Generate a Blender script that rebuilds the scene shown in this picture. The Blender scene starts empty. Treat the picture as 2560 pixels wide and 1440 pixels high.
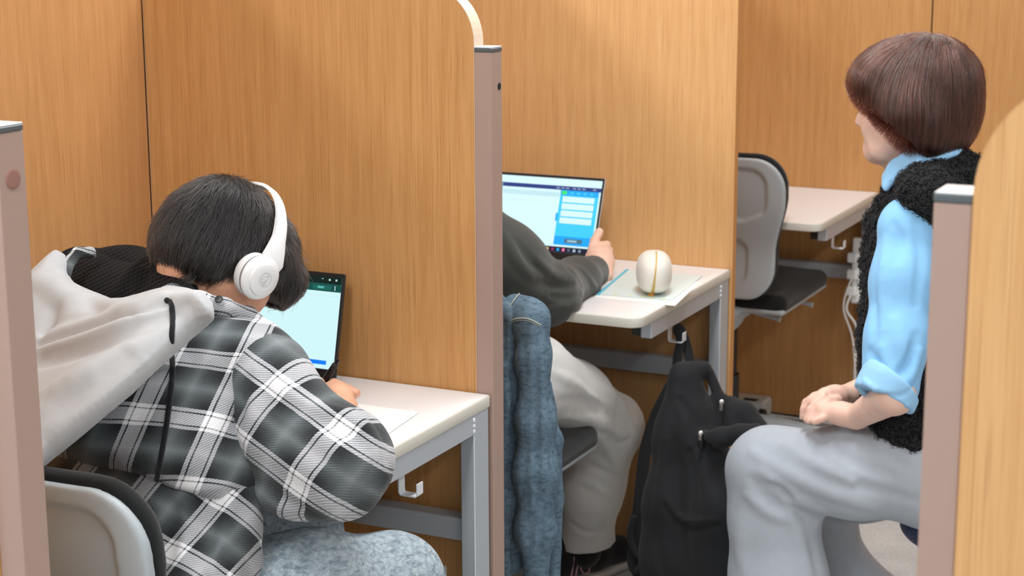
import bpy, math, random
import numpy as np
import openvdb as vdb
from mathutils import Vector, Matrix
random.seed(7)
sc = bpy.context.scene
col = sc.collection

# ------------------------------------------------------------------ camera
FPX, PITCH, YAW, ROLL = 4422.5, .212776, .454371, -.0042846
CAM = np.array([0., 0., 1.558])
FW = np.array([-math.sin(YAW)*math.cos(PITCH), math.cos(YAW)*math.cos(PITCH), -math.sin(PITCH)])
_r = np.cross(FW, [0, 0, 1]); _r /= np.linalg.norm(_r); _u = np.cross(_r, FW)
RT = _r*math.cos(ROLL)+_u*math.sin(ROLL); UP = -_r*math.sin(ROLL)+_u*math.cos(ROLL)
cam_data = bpy.data.cameras.new('camera'); cam = bpy.data.objects.new('camera', cam_data)
col.objects.link(cam); sc.camera = cam
cam.matrix_world = Matrix(((RT[0], UP[0], -FW[0], CAM[0]), (RT[1], UP[1], -FW[1], CAM[1]), (RT[2], UP[2], -FW[2], CAM[2]), (0, 0, 0, 1)))
cam_data.sensor_width = 36; cam_data.lens = FPX/2560*36
cam_data.clip_start = .1; cam_data.clip_end = 50
cam_data.dof.use_dof = True; cam_data.dof.focus_distance = 2.62; cam_data.dof.aperture_fstop = 9.0

# ------------------------------------------------------------------ light
world = bpy.data.worlds.new('world'); sc.world = world; world.use_nodes = True
bg = world.node_tree.nodes['Background']; bg.inputs[0].default_value = (.88, .94, 1, 1); bg.inputs[1].default_value = 0.62
sc.view_settings.view_transform = 'Standard'; sc.view_settings.look = 'None'
sc.view_settings.exposure = 0.08; sc.view_settings.gamma = 1; sc.view_settings.use_curve_mapping = False
def area_light(name, loc, sx, sy, power, aim=(0, 0, -1), color=(.96, .98, 1)):
    l = bpy.data.lights.new(name, 'AREA'); l.shape = 'RECTANGLE'; l.size = sx; l.size_y = sy; l.energy = power; l.color = color
    o = bpy.data.objects.new(name, l); col.objects.link(o); o.location = loc
    o.rotation_euler = Vector(aim).to_track_quat('-Z', 'Y').to_euler(); return o
CEIL = 2.6
LAMPS = [(-1.1, .6), (-1.1, 2.9), (-1.1, 5.2), (-3.1, .6), (-3.1, 2.9), (.9, .6), (.9, 2.9), (.9, -1.7), (-1.1, -1.7)]
for lx, ly in LAMPS:
    area_light('ceiling_lamp_light', (lx, ly, CEIL-.05), .3, 1.2, 13 if lx > 0 else 25)

def at(x, y, Y):
    """point of the plane at depth Y (metres along the row of carrels) seen at photo pixel x, y"""
    d = FW+(x-1280)/FPX*RT-(y-720)/FPX*UP
    return CAM+d*(Y-CAM[1])/d[1]

# ------------------------------------------------------------------ scene helpers
def link(name, me, mat=None, parent=None, **kw):
    o = bpy.data.objects.new(name, me); col.objects.link(o)
    if mat is not None:
        for m in (mat if isinstance(mat, (list, tuple)) else [mat]): me.materials.append(m)
    if parent is not None: o.parent = parent
    for k, v in kw.items(): o[k] = v
    return o
def thing(name, label, cat, loc=(0, 0, 0), group=None):
    o = bpy.data.objects.new(name, None); col.objects.link(o); o.location = [float(v) for v in loc]
    o.empty_display_size = .05
    o['label'] = label; o['category'] = cat
    if group: o['group'] = group
    bpy.context.view_layer.update()
    return o
def settle():
    """give every part its place relative to its parent (meshes are written in world coordinates)"""
    bpy.context.view_layer.update()
    for o in list(col.objects):
        if o.parent is not None and o.type != 'EMPTY':
            o.matrix_parent_inverse = o.parent.matrix_world.inverted()
def pyd(v, f, smooth=False):
    me = bpy.data.meshes.new('m'); me.from_pydata([tuple(map(float, p)) for p in v], [], f)
    if smooth: me.polygons.foreach_set('use_smooth', [True]*len(me.polygons))
    me.update(); return me
class MB:
    def __init__(s): s.v = []; s.f = []; s.mi = []
    def add(s, v, f, mi=0):
        n = len(s.v); s.v += [tuple(map(float, p)) for p in v]; s.f += [tuple(i+n for i in q) for q in f]; s.mi += [mi]*len(f); return s
    def box(s, lo, hi, b=.0015, M=None, mi=0):
        lo = np.array(lo, float); hi = np.array(hi, float); b = min(b, *(abs(hi-lo)/2.2))
        v = []; f = []
        # bevelled box: 24 corners (3 per cube corner)
        idx = {}
        for i in (0, 1):
            for j in (0, 1):
                for k in (0, 1):
                    c = np.array([(lo, hi)[i][0], (lo, hi)[j][1], (lo, hi)[k][2]])
                    sgn = np.array([1-2*i, 1-2*j, 1-2*k])*b
                    for a in range(3):
                        q = c+sgn; q[a] = c[a]; idx[i, j, k, a] = len(v); v.append(q)
        def F(a, s_):
            o1, o2 = [(1, 2), (2, 0), (0, 1)][a]
            out = []
            for p, q in ((0, 0), (1, 0), (1, 1), (0, 1)):
                c = [0, 0, 0]; c[a] = s_; c[o1] = p; c[o2] = q; out.append(idx[(*c, a)])
            return out if s_ else out[::-1]
        for a in range(3):
            for s_ in (0, 1): f.append(F(a, s_))
        for a in range(3):
            o1, o2 = [(1, 2), (2, 0), (0, 1)][a]
            for p in (0, 1):
                for q in (0, 1):
                    c0 = [0, 0, 0]; c0[o1] = p; c0[o2] = q; c1 = list(c0); c1[a] = 1
                    f.append([idx[(*c0, o1)], idx[(*c1, o1)], idx[(*c1, o2)], idx[(*c0, o2)]][::(1 if p == q else -1)])
        for i in (0, 1):
            for j in (0, 1):
                for k in (0, 1):
                    t = [idx[i, j, k, 0], idx[i, j, k, 1], idx[i, j, k, 2]]
                    f.append(t if (i+j+k) % 2 else t[::-1])
        v = np.array(v)
        if M is not None: v = v@np.array(M.to_3x3()).T+np.array(M.translation)
        return s.add(v, f, mi)
    def cyl(s, a, b, r1, r2=None, n=24, cap=True, mi=0):
        a = np.array(a, float); b = np.array(b, float); r2 = r1 if r2 is None else r2
        d = b-a; d /= np.linalg.norm(d); t = np.cross(d, [0, 0, 1] if abs(d[2]) < .9 else [1, 0, 0]); t /= np.linalg.norm(t); w = np.cross(d, t)
        an = np.linspace(0, 2*np.pi, n, endpoint=False)
        ring = np.outer(np.cos(an), t)+np.outer(np.sin(an), w)
        v = np.vstack([a+ring*r1, b+ring*r2]); f = [(i, (i+1) % n, n+(i+1) % n, n+i) for i in range(n)]
        if cap: f += [tuple(range(n))[::-1], tuple(range(n, 2*n))]
        return s.add(v, f, mi)
    def lathe(s, c, prof, axis=(0, 0, 1), n=32, mi=0):
        d = np.array(axis, float); d /= np.linalg.norm(d); t = np.cross(d, [0, 0, 1] if abs(d[2]) < .9 else [1, 0, 0]); t /= np.linalg.norm(t); w = np.cross(d, t)
        an = np.linspace(0, 2*np.pi, n, endpoint=False); ring = np.outer(np.cos(an), t)+np.outer(np.sin(an), w)
        v = np.vstack([np.array(c)+ring*max(r, 1e-5)+d*h for r, h in prof]); m = len(prof)
        f = [(k*n+i, k*n+(i+1) % n, (k+1)*n+(i+1) % n, (k+1)*n+i) for k in range(m-1) for i in range(n)]
        return s.add(v, f, mi)
    def tube(s, pts, r, n=10, mi=0, flat=None):
        """sweep of a round (or flat: width, thickness, normal) section along pts"""
        pts = smooth_path(pts, 6) if len(pts) > 2 else np.array(pts, float)
        rr = np.interp(np.linspace(0, 1, len(pts)), np.linspace(0, 1, len(r)), r) if hasattr(r, '__len__') else np.full(len(pts), r)
        tan = np.gradient(pts, axis=0); tan /= np.linalg.norm(tan, axis=1)[:, None]
        nrm = np.array(flat[2] if flat else (0.31, .17, .93), float)
        v = []
        for p, t, q in zip(pts, tan, rr):
            a = nrm-t*(nrm@t); a /= np.linalg.norm(a); b = np.cross(t, a); nrm = a if not flat else nrm
            if flat:
                w, h = flat[0]/2, flat[1]/2
                v += [p+b*w+a*h, p-b*w+a*h, p-b*w-a*h, p+b*w-a*h]
            else:
                an = np.linspace(0, 2*np.pi, n, endpoint=False); v += list(p+np.outer(np.cos(an)*q, a)+np.outer(np.sin(an)*q, b))
        if flat: n = 4
        m = len(pts)
        f = [(k*n+i, k*n+(i+1) % n, (k+1)*n+(i+1) % n, (k+1)*n+i) for k in range(m-1) for i in range(n)]
        f += [tuple(range(n))[::-1], tuple(range((m-1)*n, m*n))]
        return s.add(v, f, mi)
    def prism(s, poly, lo, hi, plane='xz', mi=0):
        """extrude a 2-D outline between lo and hi along the remaining axis"""
        ax = {'xz': 1, 'yz': 0, 'xy': 2}[plane]; i, j = [k for k in range(3) if k != ax]
        n = len(poly); v = []
        for h in (lo, hi):
            for p in poly:
                q = [0, 0, 0]; q[i], q[j], q[ax] = p[0], p[1], h; v.append(q)
        f = [(k, (k+1) % n, n+(k+1) % n, n+k) for k in range(n)]+[tuple(range(n))[::-1], tuple(range(n, 2*n))]
        return s.add(v, f, mi)
    def obj(s, name, mat, parent=None, smooth=False, **kw):
        me = pyd(s.v, s.f, smooth)
        mats = mat if isinstance(mat, (list, tuple)) else [mat]
        o = link(name, me, mats, parent, **kw)
        if any(s.mi): me.polygons.foreach_set('material_index', s.mi)
        import bmesh
        bm = bmesh.new(); bm.from_mesh(me); bmesh.ops.recalc_face_normals(bm, faces=bm.faces); bm.to_mesh(me); bm.free()
        if smooth:
            try: me.set_sharp_from_angle(angle=math.radians(40))
            except Exception: pass
        return o
def smooth_path(p, k):
    p = np.array(p, float); q = np.vstack([2*p[0]-p[1], p, 2*p[-1]-p[-2]]); out = []
    for i in range(1, len(q)-2):
        for t in np.linspace(0, 1, k, endpoint=False):
            a, b, c, d = q[i-1:i+3]
            out.append(.5*((2*b)+(c-a)*t+(2*a-5*b+4*c-d)*t*t+(3*b-a-3*c+d)*t**3))
    out.append(p[-1]); return np.array(out)

# ------------------------------------------------------------------ implicit surfaces
class SDF:
    """smooth-blended round cones and ellipsoids, meshed into one continuous surface"""
    def __init__(s): s.p = []
    def cone(s, a, b, ra, rb, k=.02, flat=None, op='u'):
        a = np.array(a, float); b = np.array(b, float); ba = b-a; L = max(ba@ba, 1e-9)
        M = np.eye(3)
        if flat is not None:
            n = np.array(flat[0], float); n /= np.linalg.norm(n); M = M+np.outer(n, n)*(1/flat[1]-1)
        Mba = M@ba; ML = max(Mba@Mba, 1e-9); fs = 1.0 if flat is None else (flat[1]+1)/2
        def fn(P):
            q = (P-a)@M.T; t = np.clip(q@Mba/ML, 0, 1)
            return (np.linalg.norm(q-t[..., None]*Mba, axis=-1)-(ra+(rb-ra)*t))*fs
        R = max(ra, rb); s.p.append((fn, np.minimum(a, b)-R, np.maximum(a, b)+R, k, op)); return s
    def chain(s, pts, rad, k=.02, flat=None, op='u'):
        if not hasattr(rad, '__len__'): rad = [rad]*len(pts)
        for i in range(len(pts)-1): s.cone(pts[i], pts[i+1], rad[i], rad[i+1], k, flat, op)
        return s
    def ell(s, c, r, k=.02, R=None, op='u'):
        c = np.array(c, float); r = np.array(r, float); Rm = np.eye(3) if R is None else np.array(R, float)   # rows of R: local axes
        def fn(P):
            q = (P-c)@Rm.T; k0 = np.linalg.norm(q/r, axis=-1); k1 = np.linalg.norm(q/(r*r), axis=-1)
            return np.where(k1 > 1e-9, k0*(k0-1)/np.maximum(k1, 1e-9), -r.min())
        e = np.sqrt(((Rm.T*r)**2).sum(1)); s.p.append((fn, c-e, c+e, k, op)); return s
    def rbox(s, c, h, rr, k=.005, R=None, op='u'):
        c = np.array(c, float); h = np.array(h, float); Rm = np.eye(3) if R is None else np.array(R, float)
        def fn(P):
            q = np.abs((P-c)@Rm.T)-(h-rr); return np.linalg.norm(np.maximum(q, 0), axis=-1)+np.minimum(q.max(-1), 0)-rr
        e = (np.abs(Rm.T)*h).sum(1); s.p.append((fn, c-e, c+e, k, op)); return s
    def half(s, c, n, k=.004, lo=None, hi=None):
        """cut away everything on the n side of the plane through c"""
        c = np.array(c, float); n = np.array(n, float)/np.linalg.norm(n)
        s.p.append((lambda P: (P-c)@n, np.array(lo) if lo is not None else None, np.array(hi) if hi is not None else None, k, 'h')); return s
    @staticmethod
    def blend(d, e, k, op):
        if op == 'u':
            h = np.maximum(k-np.abs(d-e), 0)/k; return np.minimum(d, e)-h*h*k*.25
        if op == 'h': e2 = e
        else: e2 = -e
        h = np.maximum(k-np.abs(d-e2), 0)/k; return np.maximum(d, e2)+h*h*k*.25
    def ev(s, P):
        d = np.full(P.shape[:-1], 1.0)
        for fn, lo, hi, k, op in s.p: d = s.blend(d, fn(P), k, op)
        return d
    def grad(s, P, e=1e-3):
        g = np.stack([s.ev(P+np.eye(3)[i]*e)-s.ev(P-np.eye(3)[i]*e) for i in range(3)], -1)
        return g/np.maximum(np.linalg.norm(g, axis=-1, keepdims=True), 1e-9)
    def mesh(s, h=.005, post=None, adapt=0.0):
        U = [p for p in s.p if p[4] == 'u']
        lo = np.min([p[1]-p[3]*.5 for p in U], 0)-3*h; hi = np.max([p[2]+p[3]*.5 for p in U], 0)+3*h
        n = np.ceil((hi-lo)/h).astype(int)+1
        ax = [lo[i]+h*np.arange(n[i]) for i in range(3)]
        D = np.full(n, .06, np.float32)
        for fn, a, b, k, op in s.p:
            if a is None: sl = [slice(0, m) for m in n]
            else:
                i0 = np.clip(((a-lo-k-2.5*h-.01)/h).astype(int), 0, n-1); i1 = np.clip(((b-lo+k+2.5*h+.01)/h).astype(int)+2, 1, n)
                sl = [slice(i0[i], i1[i]) for i in range(3)]
            G = np.stack(np.meshgrid(*[ax[i][sl[i]] for i in range(3)], indexing='ij'), -1)
            D[tuple(sl)] = s.blend(D[tuple(sl)], fn(G), k, op).astype(np.float32)
        g = vdb.FloatGrid(.06); g.copyFromArray(np.clip(D, -.06, .06))
        r = g.convertToPolygons(0.0, adapt); v = r[0]*h+lo; quads = r[-1][:, ::-1]; tris = r[1] if len(r) > 2 else np.zeros((0, 3), int)
        if post is not None: v = post(v)
        me = bpy.data.meshes.new('m'); nq, nt = len(quads), len(tris)
        me.vertices.add(len(v)); me.vertices.foreach_set('co', v.astype(np.float32).ravel())
        loops = np.concatenate([quads.ravel(), tris[:, ::-1].ravel()]).astype(np.int32)
        me.loops.add(len(loops)); me.loops.foreach_set('vertex_index', loops)
        st = np.concatenate([np.arange(nq)*4, nq*4+np.arange(nt)*3]).astype(np.int32)
        me.polygons.add(nq+nt); me.polygons.foreach_set('loop_start', st)
        me.update(calc_edges=True); me.validate()
        me.polygons.foreach_set('use_smooth', np.ones(len(me.polygons), bool))
        return me, v
def surf(s, px, py, Y0, far=.6):
    """walk along the line of sight to the first hit on an implicit surface (design aid for folds and seams)"""
    a = at(px, py, Y0); d = a-CAM; d /= np.linalg.norm(d); p = a.copy()
    for _ in range(60):
        q = float(s.ev(p[None])[0])
        if q < 4e-4: break
        p = p+d*min(q*.8, .05)
    return p

# ------------------------------------------------------------------ materials
def mat(name, base=(.8, .8, .8), rough=.5, metal=0, spec=.5, **kw):
    m = bpy.data.materials.new(name); m.use_nodes = True; b = m.node_tree.nodes['Principled BSDF']
    b.inputs['Base Color'].default_value = (*base, 1); b.inputs['Roughness'].default_value = rough
    b.inputs['Metallic'].default_value = metal; b.inputs['Specular IOR Level'].default_value = spec
    for k, v in kw.items(): b.inputs[k].default_value = v
    return m
class NT:
    def __init__(s, m): s.t = m.node_tree; s.b = s.t.nodes['Principled BSDF']
    def n(s, ty, props=None, **ins):
        nd = s.t.nodes.new(ty)
        for k, v in (props or {}).items(): setattr(nd, k, v)
        for k, v in ins.items():
            key = int(k[1:]) if k[0] == 'i' and k[1:].isdigit() else k.replace('_', ' ')
            s.set(nd.inputs[key], v)
        return nd
    def set(s, sock, v):
        if isinstance(v, bpy.types.NodeSocket): s.t.links.new(v, sock)
        elif hasattr(v, 'outputs'): s.t.links.new(v.outputs[0], sock)
        else: sock.default_value = (*v, 1) if sock.type == 'RGBA' and hasattr(v, '__len__') and len(v) == 3 else v
    def math(s, op, a, b=0.0, c=0.0): return s.n('ShaderNodeMath', {'operation': op}, i0=a, i1=b, i2=c)
    def co(s, scale=(1, 1, 1), kind='Object', rot=(0, 0, 0)):
        return s.n('ShaderNodeMapping', None, Vector=s.n('ShaderNodeTexCoord').outputs[kind], Scale=scale, Rotation=rot)
    def attr(s, name): return s.n('ShaderNodeAttribute', {'attribute_name': name}).outputs['Vector']
    def noise(s, vec, scale=5, detail=3, rough=.5): return s.n('ShaderNodeTexNoise', None, Vector=vec, Scale=scale, Detail=detail, Roughness=rough)
    def ramp(s, fac, stops):
        r = s.n('ShaderNodeValToRGB', None, Fac=fac); e = r.color_ramp.elements
        while len(e) < len(stops): e.new(.5)
        for x, (p, c) in zip(e, stops): x.position = p; x.color = (*c, 1) if len(c) == 3 else c
        return r
    def mix(s, f, a, b, bt='MIX'):
        m = s.t.nodes.new('ShaderNodeMix'); m.data_type = 'RGBA'; m.blend_type = bt
        s.set(m.inputs[0], f); s.set(m.inputs[6], a); s.set(m.inputs[7], b); return m.outputs[2]
    def bump(s, h, strength=.3, dist=.001):
        b = s.n('ShaderNodeBump', None, Height=h, Strength=strength, Distance=dist); s.set(s.b.inputs['Normal'], b); return b
    def base(s, c): s.set(s.b.inputs['Base Color'], c)
def m_wood(name, axis='x', dark=(.50, .24, .078), light=(.67, .365, .145), seed=0):
    m = mat(name, light, .42, spec=.35); t = NT(m)
    tc = t.n('ShaderNodeTexCoord').outputs['Object']
    mp = t.n('ShaderNodeMapping', None, Vector=tc, Scale=(1, 1, .035), Location=(seed*3.1, seed*1.7, seed))
    n1 = t.noise(mp, 260, 5, .62); mp2 = t.n('ShaderNodeMapping', None, Vector=tc, Scale=(1, 1, .09), Location=(seed, 2, 0))
    n2 = t.noise(mp2, 9, 2)
    w = t.n('ShaderNodeTexWave', {'bands_direction': 'X' if axis == 'x' else 'Y'}, Vector=t.n('ShaderNodeMapping', None, Vector=tc, Scale=(1, 1, .12)), Scale=9.0, Distortion=9.0, Detail=2.5)
    w.inputs['Detail Scale'].default_value = 1.2
    n3 = t.noise(t.n('ShaderNodeMapping', None, Vector=tc, Scale=(1, 1, .012)), 420, 2, .5)
    f = t.math('ADD', t.math('MULTIPLY', n1, .66), t.math('ADD', t.math('MULTIPLY', w.outputs['Fac'], .10), t.math('MULTIPLY', n2, .24)))
    c = t.ramp(f, [(.25, dark), (.5, tuple((a+b)/2 for a, b in zip(dark, light))), (.75, light)])
    pore = t.ramp(n3, [(.30, (.72, .66, .6)), (.42, (1, 1, 1))])
    t.base(t.mix(.8, c, pore, 'MULTIPLY')); t.bump(n1, .12, .0006)
    return m
WOOD = m_wood('oak_laminate'); WOOD_SHADED = m_wood('oak_laminate_side_shaded', 'y', (.44, .205, .072), (.60, .31, .125), seed=2)  # second oak is the same laminate, darkened to paint in the side partition's shade
WOODR = m_wood('oak_laminate_pale', 'x', (.58, .305, .115), (.73, .43, .195), seed=4)
EDGE = mat('edge_band', (.74, .58, .45), .3)
EDGEW = mat('edge_wood', (.55, .26, .09), .4)
def speck(name, base, amt, scale, rough=.5, bump=.0, metal=0.0):
    m = mat(name, base, rough, metal); t = NT(m); n = t.noise(t.co(), scale, 3, .7)
    t.base(t.ramp(n, [(.3, tuple(c*(1-amt) for c in base)), (.7, tuple(min(1, c*(1+amt*.4)) for c in base))]))
    if bump: t.bump(n, bump, .0005)
    return m
POST = speck('rosy_brown_paint', (.40, .275, .225), .05, 600, .5, .15)
POSTD = mat('plug_brown', (.30, .15, .12), .45)
CAPM = mat('grey_cap', (.09, .105, .11), .4); CAPT = mat('cap_top', (.62, .66, .68), .3)
TOPM = speck('desk_laminate', (.82, .80, .80), .06, 900, .38)
TOPE = speck('desk_edge_vinyl', (.66, .64, .57), .03, 300, .45)
STEEL = speck('silver_paint', (.45, .49, .53), .04, 700, .42, .1, .15)
STEELL = mat('weld', (.7, .73, .76), .4)
SHELL = speck('grey_plastic', (.41, .46, .485), .03, 900, .45, .1)
BLACK = mat('black_plastic', (.012, .013, .014), .4)
def m_fabric(name, base, scale=700, rough=.95, amt=.35, bump=.5, sheen=.2):
    m = mat(name, base, rough, spec=.15); t = NT(m)
    b = t.b; b.inputs['Sheen Weight'].default_value = sheen
    n = t.noise(t.co(), scale, 2, .6); n2 = t.noise(t.co(), scale*.06, 3)
    t.base(t.mix(.5, t.ramp(n, [(.25, tuple(c*(1-amt) for c in base)), (.75, tuple(min(1, c*(1+amt)) for c in base))]),
                 t.ramp(n2, [(.3, tuple(c*(1-amt*.5) for c in base)), (.7, tuple(min(1, c*(1+amt*.4)) for c in base))])))
    t.bump(n, bump, .0008); return m
MESHF = m_fabric('black_seat_fabric', (.012, .0135, .014), 500)
WHITE = mat('white_plastic', (.82, .82, .80), .35)
PAPER = mat('paper', (.88, .88, .86), .7)
CARPET = m_fabric('carpet', (.47, .47, .46), 160, 1, .5, 1.0)
CEILM = mat('ceiling_tile', (.8, .8, .78), .9)
LAMPM = mat('lamp_diffuser', (.9, .9, .9), .5); LAMPM.node_tree.nodes['Principled BSDF'].inputs['Emission Color'].default_value = (1, .98, .95, 1)
LAMPM.node_tree.nodes['Principled BSDF'].inputs['Emission Strength'].default_value = 4
HOLE = mat('dark_hole', (.005, .005, .005), .9)

# ------------------------------------------------------------------ the room
def rect(lo, hi, z, flip=False): return pyd([(lo[0], lo[1], z), (hi[0], lo[1], z), (hi[0], hi[1], z), (lo[0], hi[1], z)], [(3, 2, 1, 0) if flip else (0, 1, 2, 3)])
link('floor', rect((-5, -3), (4, 8), 0), CARPET, kind='structure')
link('ceiling', rect((-5, -3), (4, 8), CEIL, True), CEILM, kind='structure')
for i, (lx, ly) in enumerate(LAMPS):
    MB().box((lx-.17, ly-.62, CEIL-.035), (lx+.17, ly+.62, CEIL-.001), .004).obj('ceiling_light', LAMPM, label='long slim fluorescent ceiling panel, one of a grid overhead', category='ceiling light', group='ceiling lights')

Y1, Y2, Y3 = 2.662, 3.8714, 5.136
SP = -2.056          # face of the long side partition
def panel_outline(x0, x1, z0, z1, R, corner):
    """upright panel with one rounded top corner"""
    p = [(x0, z0), (x1, z0)]
    a = np.linspace(0, np.pi/2, 14)
    if corner == 'r': p += [(x1-R+R*math.cos(t), z1-R+R*math.sin(t)) for t in a]+[(x0, z1)]
    elif corner == 'l': p += [(x1, z1)]+[(x0+R-R*math.sin(t), z1-R+R*math.cos(t)) for t in a]
    else: p += [(x1, z1), (x0, z1)]
    return p
def partition(name, label, x0, x1, y, th, z1, R, corner, wood, edge=EDGE, loc=None):
    t = thing(name, label, 'partition', (x0/2+x1/2, y+th/2, 0))
    o = panel_outline(x0, x1, .008, z1, R, corner)
    MB().prism(o, y, y+th).obj('panel', wood, t)
    # thin edge band that follows the outline, proud of the laminate
    cx = (x0+x1)/2; b = []
    n = len(o); q = []
    for i in range(n-1 if corner != 'l' else n):
        q.append(o[i])
    ring = np.array(o); c = ring.mean(0)
    inner = []; outer = []
    for i in range(n):
        a, p, d = ring[i-1], ring[i], ring[(i+1) % n]
        t1 = (p-a)/np.linalg.norm(p-a); t2 = (d-p)/np.linalg.norm(d-p); nn = np.array([t1[1]+t2[1], -t1[0]-t2[0]]); nn /= np.linalg.norm(nn)
        outer.append(p+nn*.0006); inner.append(p-nn*.0002)
    m = MB(); v = []
    for h in (y-.0002, y+th+.0002):
        v += [(p[0], h, p[1]) for p in outer]+[(p[0], h, p[1]) for p in inner]
    f = []
    for i in range(n):
        j = (i+1) % n
        f += [(i, j, 2*n+j, 2*n+i), (i, n+i, n+j, j), (2*n+i, 2*n+j, 3*n+j, 3*n+i)]
    m.add(v, f).obj('edge_band', edge, t)
    return t
def post(t, x0, x1, y0, y1, z1, hole=None, plug=None):
    MB().box((x0, y0, .012), (x1, y1, z1-.009), .0012).obj('post', POST, t)
    c = MB().box((x0-.0006, y0-.0006, z1-.009), (x1+.0006, y1+.0006, z1-.0015), .0015).obj('post_cap', CAPM, t)
    MB().box((x0, y0, z1-.0016), (x1, y1, z1), .0008).obj('cap_top', CAPT, c, label='pale top face of the dark cap')
    if hole: MB().cyl((x1-.004, hole[0], hole[1]), (x1+.0004, hole[0], hole[1]), .0062, n=20).obj('screw_hole', HOLE, t)
    if plug: MB().lathe((x1, plug[0], plug[1]), [(.0115, -.002), (.0115, .0006), (.009, .0012), (0, .0013)], (1, 0, 0)).obj('plug', POSTD, t, label='round reddish-brown plug')
pa = partition('partition', 'oak-veneer partition with rounded top corner behind the first desk', SP+.0, -1.3708, Y1+.002, .034, 1.428, .095, 'r', WOOD)
post(pa, -1.3700, -1.3385, 2.6632, 2.7050, 1.3265, hole=(2.694, 1.2585))
pb = partition('partition', 'oak-veneer partition at the left frame edge, behind the plaid-shirted student\'s chair', SP, -1.3795, 1.468, .034, 1.428, .095, 'r', WOODR, WOODR)
post(pb, -1.3785, -1.3435, 1.474, 1.518, 1.3265, plug=(1.4965, 1.2655))
pc = partition('partition', 'near right pale oak partition with rounded top corner, across the aisle', -.2865, .75, 1.445, .034, 1.428, .10, 'l', WOODR, WOODR)
post(pc, -.3195, -.2875, 1.447, 1.492, 1.3265)
pd_ = partition('partition', 'oak-veneer partition without a post, behind the second desk', SP, -1.317, Y2, .022, 1.62, .095, 'r', WOODR, EDGEW)
# long side partition the carrels stand against, one panel to each carrel
ps = thing('partition', 'long oak side partition closing the left ends of the carrels', 'partition', (SP-.02, 3, 0))
for a, b in ((1.20, 1.466), (1.5045, Y1), (2.7005, Y2-.001), (Y2+.0235, Y3-.004)):
    MB().box((SP-.032, a, .008), (SP-.0012, b, 1.62), .001).obj('panel', WOOD_SHADED, ps)
MB().box((SP-.05, 1.2, .008), (SP-.0335, Y3-.004, 1.60), .001).obj('backing_board', EDGEW, ps)
# back wall of tall laminate panels
wall = link('wall_back', pyd([(-5, Y3+.026, 0), (4, Y3+.026, 0), (4, Y3+.026, CEIL), (-5, Y3+.026, CEIL)], [(0, 1, 2, 3)]), HOLE, kind='structure')
for i in range(-3, 5):
    x0 = -1.1635+i*.9
    MB().box((x0+.0022, Y3, .008), (x0+.8978, Y3+.024, CEIL-.02), .001).obj('panel', WOOD, wall)

# ------------------------------------------------------------------ desks
def desk(label, xr, yb, depth, beads=True):
    xl = SP+.004; zt = .7235; yf = yb-depth
    t = thing('desk', label, 'desk', ((xl+xr)/2, yb-.1, 0))
    R = .032; o = [(xl, yb), (xl, yf+R)]
    a = np.linspace(0, np.pi/2, 10)
    o += [(xl+R-R*math.cos(q), yf+R-R*math.sin(q)) for q in a]+[(xr-R+R*math.sin(q), yf+R-R*math.cos(q)) for q in a]+[(xr, yb-.003), (xr-.003, yb)]
    o = np.array(o); n = len(o); c = []
    for i in range(n):
        A, p, D = o[i-1], o[i], o[(i+1) % n]; t1 = (p-A)/max(np.linalg.norm(p-A), 1e-9); t2 = (D-p)/max(np.linalg.norm(D-p), 1e-9)
        nn = np.array([t1[1]+t2[1], -t1[0]-t2[0]]); c.append(nn/np.linalg.norm(nn))
    c = np.array(c)
    def rim(prof, name, m, cap_top=False, cap_bot=False):
        v = []; f = []
        for d, z in prof: v += [(*(p+q*d), z) for p, q in zip(o, c)]
        for k in range(len(prof)-1):
            for i in range(n): f.append((k*n+i, k*n+(i+1) % n, (k+1)*n+(i+1) % n, (k+1)*n+i))
        if cap_top: f.append(tuple(range((len(prof)-1)*n, len(prof)*n)))
        if cap_bot: f.append(tuple(range(n))[::-1])
        return MB().add(v, f).obj(name, m, t, smooth=True)
    rim([(-.003, zt-.0215), (-.0022, zt-.0012), (-.0022, zt)], 'desktop', TOPM, True, True)
    rim([(-.0028, zt-.0215), (-.001, zt-.0210), (0, zt-.018), (0, zt-.0028), (-.0006, zt-.0010), (-.002, zt-.0001)], 'edge_band', TOPE)
    zb = zt-.0217
    lx0, lx1 = xr-.028, xr-.001; ly0, ly1 = yb-.062, yb-.006
    for x0, x1 in ((lx0, lx1), (xl+.002, xl+.029)):
        MB().box((x0, ly0, .03), (x1, ly1, zb), .0018).obj('leg', STEEL, t)
        f = MB().box((x0-.002, yf+.08, .004), (x1+.002, ly1+.001, .032), .003).obj('foot', STEEL, t)
        MB().box((x0+.001, yf+.072, zb-.036), (x1-.0005, ly0+.0005, zb), .0018).obj('side_rail', STEEL, t)
        MB().box((x0-.02 if x0 > -1.7 else x1, yf+.074, zb-.033), (x0+.002 if x0 > -1.7 else x1+.02, yf+.115, zb-.001), .002).obj('bracket', BLACK, t, label='black bracket under the desktop')
    MB().box((xl+.028, yb-.045, .463), (lx0+.001, yb-.010, .5045), .0015).obj('crossbar', STEEL, t)
    b = MB().tube([(lx1-.0003, ly0+.0003, zb-.037), (lx1-.0003, ly0+.0003, .05)], .0011, 6)
    for k in range(3): b.lathe((lx1, ly0, zb-.008-k*.010), [(0, -.0040), (.0022, -.003), (.0032, 0), (.0022, .003), (0, .0042)], n=10)
    b.obj('weld_bead', STEELL, t, smooth=True)
    return t, zb, yf
d1, zb, yf1 = desk('nearest white-topped desk, where the plaid-shirted student writes', -1.3425, Y1-.001, .575)
d2, zb, yf2 = desk('white-topped middle desk carrying the oval pencil case', -1.3215, Y2-.001, .565)
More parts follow.
